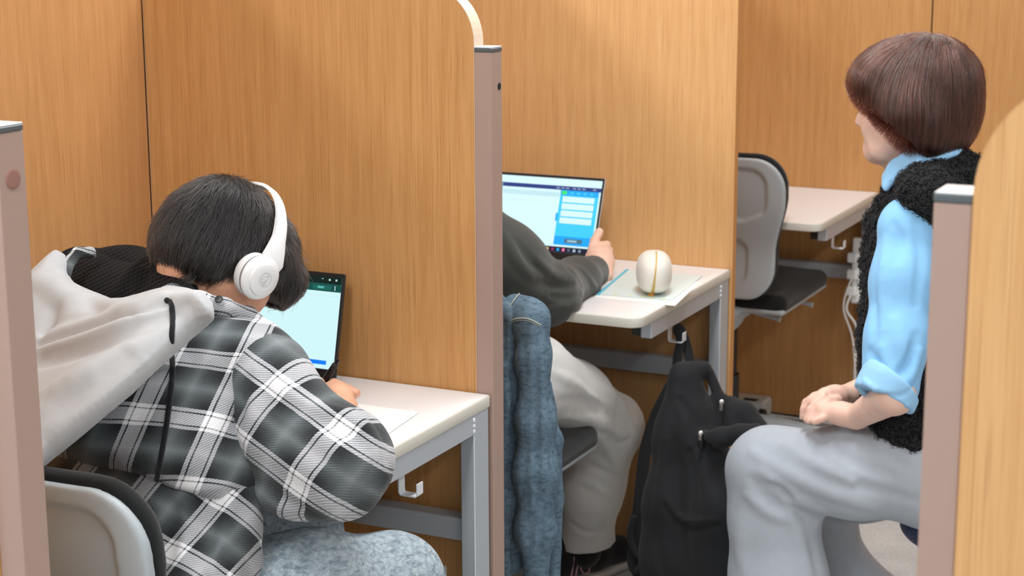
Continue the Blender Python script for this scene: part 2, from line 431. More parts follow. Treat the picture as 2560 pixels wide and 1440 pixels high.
d3, zb, yf3 = desk('farthest white-topped desk, unoccupied, with an empty chair pulled up', -1.300, Y3-.001, .60)
def hook(parent, x, y):
    w = .0095
    p = [(x-.012, zb-.0345), (x-.012, zb-.078), (x-.009, zb-.082), (x+.019, zb-.082), (x+.022, zb-.079), (x+.022, zb-.060)]
    th = .0022; o = []
    pts = [np.array(q) for q in p]; L = []; Rr = []
    for i, q in enumerate(pts):
        d = pts[min(i+1, len(pts)-1)]-pts[max(i-1, 0)]; d /= np.linalg.norm(d); nn = np.array([-d[1], d[0]])*th/2; L.append(q+nn); Rr.append(q-nn)
    v = []; n = len(pts)
    for yy in (y-w, y+w): v += [(a[0], yy, a[1]) for a in L]+[(a[0], yy, a[1]) for a in Rr]
    f = []
    for i in range(n-1): f += [(i, i+1, n+i+1, n+i), (2*n+i, 3*n+i, 3*n+i+1, 2*n+i+1), (i, 2*n+i, 2*n+i+1, i+1), (n+i, n+i+1, 3*n+i+1, 3*n+i)]
    f += [(0, n, 3*n, 2*n), (n-1, 3*n-1, 4*n-1, 2*n-1)]
    MB().add(v, f).obj('bag_hook', STEELL, parent)
hook(d1, -1.362, 2.398); hook(d2, -1.338, 3.555); hook(d3, -1.315, 4.76)
def atz(x, y, z):
    d = FW+(x-1280)/FPX*RT-(y-720)/FPX*UP
    return CAM+d*(z-CAM[2])/d[2]
LOCAL = set()
def settle():
    bpy.context.view_layer.update()
    for o in list(col.objects):
        if o.parent is not None and o.name not in LOCAL and o.parent.type == 'EMPTY':
            o.matrix_parent_inverse = o.parent.matrix_world.inverted()
def emis(name, c, s=1.0):
    m = mat(name, tuple(x*.04 for x in c), .25); b = m.node_tree.nodes['Principled BSDF']
    b.inputs['Emission Color'].default_value = (*c, 1); b.inputs['Emission Strength'].default_value = s; return m

# ------------------------------------------------------------------ task chairs (built at the origin, facing +y)
def smst(x, a, b): t = np.clip((x-a)/(b-a), 0, 1); return t*t*(3-2*t)
def rb2(x, z, cx, cz, hx, hz, r):
    qx = np.abs(x-cx)-hx+r; qz = np.abs(z-cz)-hz+r
    return np.hypot(np.maximum(qx, 0), np.maximum(qz, 0))+np.minimum(np.maximum(qx, qz), 0)-r
def back_shell(kind):
    ztop, zbot = .866, .475; s = SDF()
    def outline(x, z, grow):
        w = .197+.035*smst(z, .60, .76); xs = x*.232/w
        return rb2(xs, z, 0, (ztop+zbot)/2, .232+grow, (ztop-zbot)/2+grow, .085+grow)
    def yc(x, z): return .028*((.86-z)/.4)-.030*np.exp(-((z-.60)/.10)**2)*-1+.10*x*x*2.2-.012
    def shell(P):
        x, y, z = P[..., 0], P[..., 1], P[..., 2]; d2 = outline(x, z, 0); t = .009
        r1 = np.maximum(rb2(x*.232/(.197+.035*smst(z, .60, .76)), z, 0, .765, .188, .078, .055), rb2(x, z, 0, .90, .30, .235-1.6*x*x, .02))
        r2 = rb2(x, z, 0, .575, .125, .068, .04)
        dent = .010*smst(-r1, -.002, .014)+.008*smst(-r2, -.002, .010)
        yb = yc(x, z)-t+dent
        q = np.maximum(yb-y, y-yc(x, z)-t); a = np.maximum(d2+.006, 0); b = np.maximum(q+.006, 0)
        return np.hypot(a, b)+np.minimum(np.maximum(d2+.006, q+.006), 0)-.006
    def pad(P):
        x, y, z = P[..., 0], P[..., 1], P[..., 2]; d2 = outline(x, z-.010, .001)
        m = yc(x, z)+.022; q = np.abs(y-m)-.015; r = .012
        a = np.maximum(d2+r, 0); b = np.maximum(q+r, 0)
        return np.hypot(a, b)+np.minimum(np.maximum(d2+r, q+r), 0)-r
    s.p.append(((shell if kind == 'shell' else pad), np.array([-.26, -.08, .44]), np.array([.26, .13, .90]), .001, 'u'))
    return s.mesh(.004 if kind == 'shell' else .006)[0]
def make_chair(label):
    t = thing('task_chair', label, 'chair')
    def L(o): LOCAL.add(o.name); return o
    L(link('back_shell', back_shell('shell'), SHELL, t, label='light grey moulded plastic back'))
    L(link('back_cushion', back_shell('pad'), MESHF, t, label='black fabric back cushion'))
    s = SDF(); s.rbox((0, .27, .455), (.225, .215, .028), .026, .02); s.ell((0, .27, .47), (.19, .18, .022), .03)
    L(link('seat', s.mesh(.008)[0], MESHF, t, label='black fabric seat'))
    s = SDF(); s.rbox((0, .268, .437), (.222, .212, .011), .010, .02); s.ell((0, .26, .425), (.15, .15, .035), .03)
    s.chain([(0, .02, .50), (0, .03, .42), (0, .12, .395), (0, .25, .40)], [.035, .05, .045, .04], .03, flat=((1, 0, 0), 1.6))
    L(link('seat_pan', s.mesh(.008)[0], SHELL, t))
    for x, y in ((.20, .33), (.17, .12)):
        L(MB().tube([(x-.05, y, .415), (x, y, .408), (x+.022, y, .405)], [.004, .0045, .008], 10).obj('lever', SHELL, t, smooth=True))
    L(MB().cyl((0, .25, .09), (0, .25, .40), .025).cyl((0, .25, .07), (0, .25, .22), .033).obj('gas_lift', BLACK, t, smooth=True))
    b = MB(); w = MB()
    for k in range(5):
        a = 2*math.pi*k/5+.3; c, s_ = math.cos(a), math.sin(a)
        L(MB().tube([(c*.02, .25+s_*.02, .10), (c*.15, .25+s_*.15, .085), (c*.275, .25+s_*.275, .066)], [.026, .022, .015], 8).obj('base_leg', SHELL, t, smooth=True))
        L(MB().cyl((c*.28-s_*.02, .25+s_*.28+c*.02, .028), (c*.28+s_*.02, .25+s_*.28-c*.02, .028), .027, n=20).cyl((c*.28, .25+s_*.28, .03), (c*.28, .25+s_*.28, .075), .007, n=8).obj('caster', BLACK, t))
    return t
def dup(root, label, **kw):
    r = root.copy(); col.objects.link(r); r['label'] = label
    for ch in list(root.children):
        c = ch.copy(); col.objects.link(c); c.parent = r; LOCAL.add(c.name)
    return r
def place(o, x, y, rz): o.location = (x, y, 0); o.rotation_euler = (0, 0, math.radians(rz))
ch1 = make_chair('grey-backed task chair the plaid-shirted student sits on'); place(ch1, -1.578, 1.70, 0); ch1.location.z = -.030
ch2 = dup(ch1, 'black-seated task chair with the denim jacket hung over its back'); place(ch2, -1.640, 2.845, 0)
for o in list(ch2.children)+list(ch1.children):
    pass
ch3 = dup(ch1, 'empty grey-backed task chair tucked under the farthest desk'); place(ch3, -1.612, 4.470, 0)
for c in (ch1, ch2):
    for o in list(c.children):
        if o.name.startswith('lever'): bpy.data.objects.remove(o)
for c in (ch1, ch2, ch3): c['group'] = 'task chairs at the carrels'
ch3.location.z = .035
for c_, dz in ((ch3, .035), (ch1, -.030)):
    for o in list(c_.children):
        if o.name.startswith(('base_leg', 'caster')): o.location.z -= dz
        if o.name.startswith('gas_lift'): o.location.z -= dz*.6

# ------------------------------------------------------------------ laptops
def laptop(label, xr, w, yh, yt, zt, deep, items, lidmat, bez=.0045):
    t = thing('laptop', label, 'laptop', (xr-w/2, yh-.1, .724))
    zh = .7395; xl = xr-w
    MB().box((xl, yh-deep, .7245), (xr, yh+.006, .7375), .003).obj('base', lidmat, t)
    kb = MB()
    for r in range(5):
        for c in range(13):
            x0 = xl+.022+c*(w-.044)/13; y0 = yh-.03-r*.019
            kb.box((x0, y0-.0155, .7376), (x0+(w-.044)/13-.003, y0, .7386), .0006)
    kb.obj('keys', BLACK, t, kind='stuff')
    MB().box((xr-w/2-.05, yh-deep+.01, .7376), (xr-w/2+.05, yh-.135, .7379), .0004).obj('touchpad', SHELL, t)
    TR = np.array([xr, yt, zt]); BR = np.array([xr, yh, zh]); V = BR-TR; H = np.linalg.norm(V); V = V/H; U = np.array([1., 0, 0]); N = np.cross(V, U); N /= np.linalg.norm(N)
    if N[1] > 0: N = -N
    O = TR-U*w
    M = Matrix((( U[0], V[0], -N[0], O[0]), (U[1], V[1], -N[1], O[1]), (U[2], V[2], -N[2], O[2]), (0, 0, 0, 1)))
    lid = MB().box((0, 0, 0), (w, H, .006), .002, M).obj('lid', lidmat, t)
    MB().box((.0012, .0012, -.0006), (w-.0012, H-.0012, .0003), .0004, M).obj('bezel', BLACK, lid)
    names = {}; m = MB(); mats = []
    def q(u0, v0, u1, v1, c, lay):
        if c not in names: names[c] = len(mats); mats.append(emis('screen_light', c, 1.0))
        h = -.0008-.00012*lay; a, b2 = bez, w-bez; top, bot = bez*1.3, H-bez*3.2
        X = lambda u: a+(b2-a)*u; Yv = lambda v: top+(bot-top)*v
        P = [(X(u0), Yv(v0), h), (X(u1), Yv(v0), h), (X(u1), Yv(v1), h), (X(u0), Yv(v1), h)]
        P = [np.array(M@Vector(p)) for p in P]; m.add(P, [(3, 2, 1, 0)], names[c])
    for it in items: q(*it)
    o = m.obj('display', mats, lid)
    return t
cy = (.60, .87, .90)
DG, TG, LG = (.003, .016, .014), (.006, .07, .06), (.55, .75, .72)
it1 = [(0, 0, 1, 1, cy, 0), (0, 0, 1, .085, DG, 1), (0, .085, 1, .165, TG, 1), (0, .082, 1, .086, (.02, .12, .10), 2), (.80, .10, .93, .15, (.012, .12, .10), 2)]
for u, v in ((.865, .035), (.915, .035), (.962, .035)): it1.append((u-.006, v-.008, u+.006, v+.012 if u > .9 else v-.002, LG, 3))
for u, v in ((.70, .115), (.76, .115)): it1.append((u-.008, v-.008, u+.008, v+.014, LG, 3))
it1 += [(.705+.05, .11, .765, .122, TG, 4), (.835, .112, .88, .134, (.1, .45, .4), 4), (.955, .10, .96, .148, LG, 4)]
it1 += [(.80, .91, .945, .955, (0, .19, .85), 2), (0, .21, 1, .213, (.5, .75, .8), 1)]
laptop('laptop with dark browser bar in front of the plaid-shirted student', -1.611, .305, 2.583, 2.626, .9215, .205, it1, BLACK, .005)
W2, BL, LB, NV = (.66, .92, .97), (.008, .38, .95), (.045, .60, 1.0), (.018, .045, .22)
def p2(x0, y0, x1, y1, c, l):      # fractions of the visible page, right edge = 1
    return (x0, y0, x1, y1, c, l)
it2 = [(0, 0, 1, 1, W2, 0), (0, .1, 1, .155, NV, 1), (.66, .155, .985, .90, LB, 1), (.66, .155, .985, .225, BL, 2), (.66, .78, .985, .90, BL, 2),
       (0, .19, .655, .255, (.52, .78, .84), 1), (.645, .47, .662, .58, BL, 2), (0, .925, 1, 1, (.006, .012, .035), 3), (.75, .81, .90, .87, (.06, .17, .25), 3), (.775, .825, .855, .855, (.3, .5, .6), 4),
       (.672, .165, .715, .215, (.05, .75, .16), 4), (.13, .17, .155, .19, BL, 4), (.07, .33, .52, .333, (.45, .66, .72), 2), (.10, .36, .62, .363, (.52, .72, .78), 2)]
for k in range(4): it2 += [(.685, .24+k*.096, .955, .24+k*.096+.078, W2, 3), (.745+k*.055, .178, .775+k*.055, .205, LB, 4)]
for u in (.05, .09, .13, .62, .66, .70, .76, .80, .84, .93): it2.append((u, .118, u+.028, .138, (.25, .32, .5), 3))
for k, c in enumerate([(.9, .45, .1), (0, .5, .4), (.5, .8, .8), (.6, .9, .95), (.9, .6, .2), (.3, .02, .1), (0, .35, .8), (.9, .2, .35), (.1, .13, .2), (.4, .5, .6), (.2, .3, .4)]):
    u = .42+k*.046; it2.append((u, .945, u+.022, .982, c, 5))
SILV = mat('silver_lid', (.55, .52, .5), .35, .7)
laptop('laptop with a blue and white page, held by the person in the dark sweater', -1.609, .315, 3.728, 3.798, .9310, .200, it2, SILV, .006)

# ------------------------------------------------------------------ stationery and small things
def sheet(name, label, cat, P, z, th, m, curl=0.0, **kw):
    """thin sheet with four corners (x, y) in order, slightly curled"""
    n = 10; v = []; f = []
    P = [np.array(p) for p in P]
    for s_ in (0, 1):
        for j in range(n+1):
            for i in range(n+1):
                a, b = i/n, j/n; p = (P[0]*(1-a)+P[1]*a)*(1-b)+(P[3]*(1-a)+P[2]*a)*b
                v.append((p[0], p[1], z+th*s_+curl*(a*(1-a))*.8))
    N = (n+1)**2
    for j in range(n):
        for i in range(n):
            k = j*(n+1)+i; f += [(k, k+n+1, k+n+2, k+1), (N+k, N+k+1, N+k+n+2, N+k+n+1)]
    ring = [i for i in range(n+1)]+[(j+1)*(n+1)+n for j in range(n)]+[n*(n+1)+n-1-i for i in range(n)]+[(n-1-j)*(n+1) for j in range(n-1)]
    for a, b in zip(ring, ring[1:]+ring[:1]): f.append((a, b, N+b, N+a))
    return MB().add(v, f).obj(name, m, label=label, category=cat, **kw)
sheet('paper_sheet', 'lower of two white paper sheets on the nearest desk, under the writing hand', 'paper', [(-1.62, 2.262), (-1.392, 2.330), (-1.432, 2.505), (-1.66, 2.47)], .7236, .0007, PAPER)
sheet('paper_sheet', 'upper white paper sheet the student writes on, nearest desk', 'paper', [(-1.63, 2.28), (-1.382, 2.345), (-1.4, 2.509), (-1.65, 2.50)], .7246, .0007, PAPER, .003)
def rects(lst, z):
    m = MB()
    for P in lst: m.add([(x, y, z) for x, y in P], [tuple(range(len(P)))])
    return m
FOL = mat('folder_film', (.70, .84, .86), .3)
fo = sheet('paper_sheet', 'white worksheet sticking out over the right edge of the middle desk', 'paper', [(-1.49, 3.455), (-1.300, 3.452), (-1.335, 3.70), (-1.53, 3.70)], .7237, .0009, PAPER)
fo = sheet('plastic_folder', 'pale blue clear folder with cyan spine under the pencil case', 'folder', [(-1.492, 3.482), (-1.322, 3.492), (-1.352, 3.765), (-1.537, 3.757)], .7252, .0012, FOL)
MB().add([(-1.4935, 3.478, .7268), (-1.486, 3.479, .7268), (-1.531, 3.759, .7268), (-1.5385, 3.757, .7268), (-1.4935, 3.478, .7246), (-1.486, 3.479, .7246), (-1.531, 3.759, .7246), (-1.5385, 3.757, .7246)], [(0, 1, 2, 3), (0, 4, 5, 1), (1, 5, 6, 2), (2, 6, 7, 3), (3, 7, 4, 0)]).obj('spine', mat('cyan', (.10, .55, .72), .4), fo)
yl = []
for x, y, a in ((-1.462, 3.497, .012), (-1.425, 3.494, .008), (-1.40, 3.50, .016), (-1.375, 3.494, .010), (-1.35, 3.497, .012)): yl.append([(x, y-.004, ), (x+a, y-.004), (x+a, y+.004), (x, y+.004)])
rects(yl, .7268).obj('highlighter_marks', mat('highlighter', (.78, .80, .30), .6), fo, kind='stuff')
pc0 = np.array([-1.3885, 3.553, .7722])
t = thing('pencil_case', 'oval white pencil case with a mustard zipper on the blue folder', 'pencil case', (pc0[0], pc0[1], .7265))
Rz = np.array([[math.cos(.40), math.sin(.40), 0], [-math.sin(.40), math.cos(.40), 0], [0, 0, 1]])
s = SDF()
def sup(P):
    q = np.abs((P-pc0)@Rz.T)/np.array([.0395, .070, .0455]); n = (q[..., 0]**2.6+q[..., 1]**2.3+q[..., 2]**2.5)**(1/2.45)
    return (n-1)*.038
s.p.append((sup, pc0-.09, pc0+.09, .001, 'u')); me, v = s.mesh(.003)
link('pouch', me, m_fabric('cream_vinyl', (.80, .77, .70), 300, .55, .04, .15), t)
ZIP = mat('mustard_zip', (.55, .38, .10), .5)
zp = []
for a in np.linspace(-1.28, 1.55, 26):
    yy = -math.cos(a); zz = math.sin(a); p = np.array([.0+.004*math.sin(a*1.2), yy*.0702, zz*.0457]); k = 1/((abs(p[0]/.0395)**2.6+abs(yy)**2.3+abs(zz)**2.5)**(1/2.45))
    zp.append(pc0+(p*k)@Rz*1.004)
zp = np.array(zp); m = MB(); v = []; f = []
for i, p in enumerate(zp):
    wd = .0018+.0022*math.exp(-((i-4)/5)**2); v += [p-Rz[0]*wd, p+Rz[0]*wd]
    if i: f.append((2*i-2, 2*i-1, 2*i+1, 2*i))
m.add(v, f).obj('zipper', ZIP, t)
MB().lathe(zp[2]+np.array([0, -.004, -.002]), [(0, -.003), (.004, -.002), (.0045, 0), (.004, .002), (0, .003)], (0, -1, .3), 12).box(zp[1]+np.array([-.006, -.012, -.004]), zp[1]+np.array([.007, .001, .002]), .001).obj('zip_pull', mat('amber', (.75, .33, .03), .35), t, smooth=True)

PENM = mat('pen_black', (.008, .008, .009), .25)
t = thing('pen', 'black push-button pen held in the writing hand', 'pen', at(815, 950, 2.40))
pa_, pb_ = at(848, 897, 2.425), at(790, 985, 2.405); d = pb_-pa_; L = np.linalg.norm(d); d /= L
MB().lathe(pa_, [(0, .001), (.0032, .0015), (.0034, .010), (.0052, .011), (.0056, .016), (.0056, L*.9), (.004, L*1.08), (.001, L*1.30), (0, L*1.31)], d, 20).obj('barrel', PENM, t, smooth=True)
nn = np.cross(d, [.3, -.9, .2]); nn /= np.linalg.norm(nn); cc = np.cross(nn, d)
MB().tube([pa_+d*.018-nn*.005, pa_+d*.022-nn*.0075, pa_+d*.055-nn*.0075], .0012, 6).obj('clip', PENM, t)
for k in range(5): MB().lathe(pa_+d*(.0125+k*.0018), [(.0054, 0), (.0059, .0005), (.0054, .001)], d, 16).obj('grip_ring', SHELL if k == 9 else BLACK, t)

# label sticker under the first desk
t = thing('asset_sticker', 'white barcode sticker low on the oak partition behind the first desk', 'sticker', at(1070, 1430, Y1))
x0, x1, z0, z1 = -1.5115, -1.4355, .3655, .3905; ys = Y1+.0019
o = panel_outline(x0, x1, z0, z1, .003, 'r'); MB().prism(o, ys-.0006, ys).obj('backing', PAPER, t)
INK = mat('ink', (.05, .05, .055), .6); m = MB(); rng = random.Random(3); x = x0+.031
while x < x1-.008:
    w = rng.choice([.0006, .0009, .0015, .002]); m.add([(x, ys-.0009, z0+.0095), (x+w, ys-.0009, z0+.0095), (x+w, ys-.0009, z1-.0045), (x, ys-.0009, z1-.0045)], [(0, 1, 2, 3)]); x += w+rng.choice([.0006, .001, .0014])
m.obj('barcode', INK, t, kind='stuff')

# floor outlet and power strip by the back wall
t = thing('floor_outlet_box', 'low off-white outlet box on the floor against the back wall', 'outlet box', (-1.70, 5.03, 0))
MB().box((-1.83, 4.955, .002), (-1.605, 5.132, .062), .008).obj('housing', TOPE, t); 
for y in (4.985, 5.05): MB().box((-1.675, y, .0622), (-1.63, y+.025, .0632), .0004).obj('socket_slot', HOLE, t)
t = thing('power_strip', 'white power strip fixed to the leg of the farthest desk', 'power strip', (-1.318, 5.03, .5))
MB().box((-1.342, 5.025, .405), (-1.300, 5.0505, .60), .004).obj('housing', WHITE, t)
for z in (.43, .48, .53): MB().box((-1.352, 5.005, z), (-1.322, 5.03, z+.028), .004).obj('plug', WHITE, t)
c = MB().tube([(-1.335, 5.01, .44), (-1.345, 5.0, .39), (-1.318, 5.02, .33), (-1.322, 5.03, .2), (-1.32, 5.04, .03), (-1.34, 5.08, .012), (-1.6, 5.10, .010)], .0035, 8); c.obj('cable', WHITE, t, smooth=True)
c = MB().tube([(-1.335, 5.01, .49), (-1.352, 4.99, .40), (-1.326, 5.01, .30), (-1.318, 5.03, .15), (-1.33, 5.06, .02)], .0028, 8); c.obj('cable', WHITE, t, smooth=True)

# ------------------------------------------------------------------ stool
NAVY = m_fabric('navy_fabric', (.012, .02, .07), 500)
t = thing('stool', 'dark navy round stool under the person with brown bobbed hair', 'stool', (-.615, 3.42, 0))
s = SDF(); s.p.append((lambda P: np.hypot(np.maximum(np.hypot(P[..., 0]+.615, P[..., 1]-3.42)-.15, 0), np.maximum(np.abs(P[..., 2]-.352)-.006, 0))-.025, np.array([-.80, 3.24, .31]), np.array([-.43, 3.60, .39]), .001, 'u'))
link('seat', s.mesh(.006)[0], NAVY, t)
MB().cyl((-.615, 3.42, .08), (-.615, 3.42, .33), .024).obj('column', SHELL, t, smooth=True)
for k in range(5):
    a = 2*math.pi*k/5; c, s_ = math.cos(a), math.sin(a)
    MB().tube([(-.615+c*.02, 3.42+s_*.02, .09), (-.615+c*.22, 3.42+s_*.22, .065)], [.02, .014], 8).obj('base_leg', SHELL, t, smooth=True)
    MB().cyl((-.615+c*.22-s_*.015, 3.42+s_*.22+c*.015, .026), (-.615+c*.22+s_*.015, 3.42+s_*.22-c*.015, .026), .025, n=16).cyl((-.615+c*.22, 3.42+s_*.22, .03), (-.615+c*.22, 3.42+s_*.22, .07), .006, n=8).obj('caster', BLACK, t)
# ------------------------------------------------------------------ cloth, skin and hair tools
def folds(S, items, Y0=1.2, k=.012):
    """raised (amp > 0) or sunk (amp < 0) cloth folds along photo polylines, laid on the surface itself"""
    for pts, r, amp in items:
        c = []
        P2 = smooth_path([(x, y, 0) for x, y in pts], 3) if len(pts) > 2 else np.array([(x, y, 0) for x, y in pts], float)
        for x, y, _ in P2:
            p = surf(S, x, y, Y0)
            if float(S.ev(p[None])[0]) > .004: continue
            n = S.grad(p[None])[0]; c.append(p-n*(r-amp) if amp > 0 else p+n*(r+amp))
        if len(c) < 2: continue
        m = len(c); rr = [r*(.45+.55*math.sin(math.pi*(i+.6)/(m+.2))) for i in range(m)]
        c = [q for q in c]
        S.tmp = getattr(S, 'tmp', []); S.tmp.append((c, rr, k, 'u' if amp > 0 else 's'))
def bake_folds(S):
    for c, rr, k, op in getattr(S, 'tmp', []):
        # merge the chain in one evaluation
        C_ = np.array(c); R_ = np.array(rr)
        def fn(P, C_=C_, R_=R_):
            d = np.full(P.shape[:-1], 9.0)
            for i in range(len(C_)-1):
                a, ba = C_[i], C_[i+1]-C_[i]; t = np.clip((P-a)@ba/max(ba@ba, 1e-9), 0, 1)
                d = np.minimum(d, np.linalg.norm(P-a-t[..., None]*ba, axis=-1)-(R_[i]+(R_[i+1]-R_[i])*t))
            return d
        S.p.append((fn, C_.min(0)-R_.max(), C_.max(0)+R_.max(), k, op))
    S.tmp = []
def pillow(S, poly, depth, th, puff=.03, k=.01, off=0.0):
    """puffed piece of cloth: outline given as photo pixels, lying in the plane depth = (Y at 3 pixels)"""
    A = [at(*d) for d in depth]; o = A[0]; n = np.cross(A[1]-o, A[2]-o); n /= np.linalg.norm(n)
    if n@(CAM-o) < 0: n = -n
    u = A[1]-o; u /= np.linalg.norm(u); v = np.cross(n, u)
    W = []
    for x, y in poly:
        d = FW+(x-1280)/FPX*RT-(y-720)/FPX*UP; t = ((o-CAM)@n)/(d@n); W.append(CAM+d*t)
    W = np.array(smooth_path([*W, W[0]], 4))[:-1]; Q = np.stack([(W-o)@u, (W-o)@v], 1)
    def fn(P):
        x = (P-o)@u; y = (P-o)@v; h = (P-o)@n-off
        d = np.full(x.shape, 1e9); sg = np.ones(x.shape)
        for i in range(len(Q)):
            a, b = Q[i], Q[i-1]; ex, ey = b-a; wx, wy = x-a[0], y-a[1]
            t = np.clip((wx*ex+wy*ey)/max(ex*ex+ey*ey, 1e-12), 0, 1); d = np.minimum(d, (wx-ex*t)**2+(wy-ey*t)**2)
            c1 = y >= a[1]; c2 = y < b[1]; c3 = ex*wy > ey*wx
            sg = np.where((c1 & c2 & c3) | (~c1 & ~c2 & ~c3), -sg, sg)
        d = np.sqrt(d)*sg
        q = np.clip(-d/puff, 0, 1); hh = th*np.sqrt(np.maximum(1-(1-q)**2, 0)); ab = np.abs(h)
        inside = (ab-hh)*.72
        return np.where(d > 0, np.hypot(d, ab), inside)
    W3 = W; S.p.append((fn, W3.min(0)-th-abs(off), W3.max(0)+th+abs(off), k, 'u')); return S
def ripple(S, amp=.0012, f=55, seed=0):
    """low cloth unevenness"""
    base = S.p[:]
    r = np.random.RandomState(seed); D = r.normal(size=(6, 3)); D /= np.linalg.norm(D, axis=1)[:, None]; ph = r.rand(6)*6.3; fr = f*(.5+r.rand(6))
    def post(v):
        g = S.grad(v, .002); w = sum(np.sin(v@D[i]*fr[i]+ph[i]+1.5*np.sin(v@D[(i+1) % 6]*fr[i]*.6)) for i in range(6))/3
        return v+g*(w*amp)[:, None]
    return post
def set_vec(me, name, V):
    a = me.attributes.new(name, 'FLOAT_VECTOR', 'POINT'); a.data.foreach_set('vector', np.asarray(V, np.float32).ravel())
def m_skin(name, base):
    m = mat(name, base, .48, spec=.35); t = NT(m); b = t.b
    b.inputs['Subsurface Weight'].default_value = .25; b.inputs['Subsurface Radius'].default_value = (.012, .005, .003); b.inputs['Subsurface Scale'].default_value = .6
    n = t.noise(t.co(), 45, 3); t.base(t.ramp(n, [(.3, (base[0]*.96, base[1]*.88, base[2]*.86)), (.7, base)]))
    t.bump(t.noise(t.co(), 900, 2), .12, .0004); return m
def m_hair(name, c, rough=.3):
    m = bpy.data.materials.new(name); m.use_nodes = True; nt = m.node_tree; nt.nodes.remove(nt.nodes['Principled BSDF'])
    h = nt.nodes.new('ShaderNodeBsdfHairPrincipled'); h.parametrization = 'COLOR'; hi = nt.nodes.new('ShaderNodeHairInfo'); rp = nt.nodes.new('ShaderNodeValToRGB'); nt.links.new(hi.outputs['Random'], rp.inputs[0]); nt.links.new(rp.outputs[0], h.inputs['Color']); rp.color_ramp.elements[0].color = (*[x*.22 for x in c], 1); rp.color_ramp.elements[1].color = (*[x*2.0 for x in c], 1)
    h.inputs['Color'].default_value = (*c, 1); h.inputs['Roughness'].default_value = rough; h.inputs['Radial Roughness'].default_value = .45
    nt.links.new(h.outputs[0], nt.nodes['Material Output'].inputs[0]); return m
def strands(name, pts, r0, r1, material, parent, **kw):
    """pts: (n, m, 3) hair strands as one curves object"""
    n, m = pts.shape[:2]; c = bpy.data.hair_curves.new(name); c.add_curves([m]*n)
    c.position_data.foreach_set('vector', pts.astype(np.float32).ravel())
    rad = c.attributes.get('radius') or c.attributes.new('radius', 'FLOAT', 'POINT')
    w = np.linspace(0, 1, m)[None]*np.ones((n, 1)); rad.data.foreach_set('value', (r0+(r1-r0)*w**1.5).astype(np.float32).ravel())
    o = bpy.data.objects.new(name, c); col.objects.link(o); c.materials.append(material); o.parent = parent
    for k, v in kw.items(): o[k] = v
    return o
def grow(S, roots, flow, length, steps, lift=0.0, rng=None, jitter=.1, sink=None, stop=None):
    """comb strands over an implicit surface: follow the flow, stay near the skin, lift at the tip"""
    n = len(roots); P = roots.copy(); out = [P.copy()]; step = (length/steps)[:, None]
    J = rng.normal(size=(n, 3))*jitter; sk = np.zeros(n) if sink is None else sink
    for i in range(steps):
        g = S.grad(P); d = flow(P, g)+J; d -= g*(d*g).sum(1, keepdims=True); d /= np.maximum(np.linalg.norm(d, axis=1, keepdims=True), 1e-6)
        if stop is not None: step = np.where(stop(P)[:, None], step*.05, step)
        P = P+d*step; e = S.ev(P); t = (i+1)/steps
        P = P-g*((e-sk-lift*t*t)*.85)[:, None]; out.append(P.copy())
    return np.stack(out, 1)
def sample_surface(v, n, rng, keep=None):
    if keep is not None: v = v[keep(v)]
    i = rng.randint(0, len(v), n); return v[i]+rng.normal(size=(n, 3))*.0015
def finger(S, pts, r, k=.004): S.chain(pts, [r, r*.95, r*.88, r*.78][:len(pts)] if len(pts) <= 4 else list(np.linspace(r, r*.78, len(pts))), k)
def V3(*a): return np.array(a, float)
def frame(F, U0=(0, 0, 1)):
    F = np.array(F, float); F /= np.linalg.norm(F); R = np.cross(F, U0); R /= np.linalg.norm(R); return F, R, np.cross(R, F)
def head_sdf(S, C, F, R, U, s=1.0, jaw=1.0, ear=1.0):
    """skull, face with brow, nose, lips, chin, ears; all lengths in metres, C = centre of the cranium"""
    M = np.array([R, F, U]); P = lambda r, f, u: C+(R*r+F*f+U*u)*s
    S.ell(P(0, -.012, .012), np.array([.0735, .092, .088])*s, .02, M)
    S.ell(P(0, .030, -.045), np.array([.060, .060, .075])*s, .03, M)
    S.chain([P(0, .055, -.085), P(0, .070, -.098)], [.030*s, .018*s], .03)
    for q in (-1, 1):
        S.chain([P(q*.056, -.005, -.055), P(q*.040, .045, -.092), P(0, .070, -.100)], [.016*s*jaw, .017*s*jaw, .015*s], .03)
        S.ell(P(q*.036, .062, -.042), np.array([.024, .020, .024])*s, .03, M)
        S.ell(P(q*.030, .078, -.008), np.array([.0135, .0125, .0115])*s, .006, M)
        S.chain([P(q*.014, .085, .012), P(q*.044, .073, .010)], [.008*s, .006*s], .018)
        # ear
        S.ell(P(q*.0755, -.010, -.022), np.array([.007, .017, .030])*s*ear, .006, M)
        S.ell(P(q*.079, -.006, -.020), np.array([.004, .009, .018])*s, .004, M, op='s')
    S.chain([P(0, .083, .000), P(0, .098, -.026), P(0, .105, -.036)], [.007*s, .009*s, .0095*s], .012)
    for q in (-1, 1): S.ell(P(q*.010, .094, -.040), np.array([.008, .009, .007])*s, .006, M)
    S.ell(P(0, .0865, -.063), np.array([.022, .0095, .0065])*s, .006, M); S.ell(P(0, .0845, -.073), np.array([.018, .0095, .0070])*s, .006, M)
    S.chain([P(-.026, .076, -.067), P(0, .097, -.0675), P(.026, .076, -.067)], .0018*s, .004, op='s')
    return P
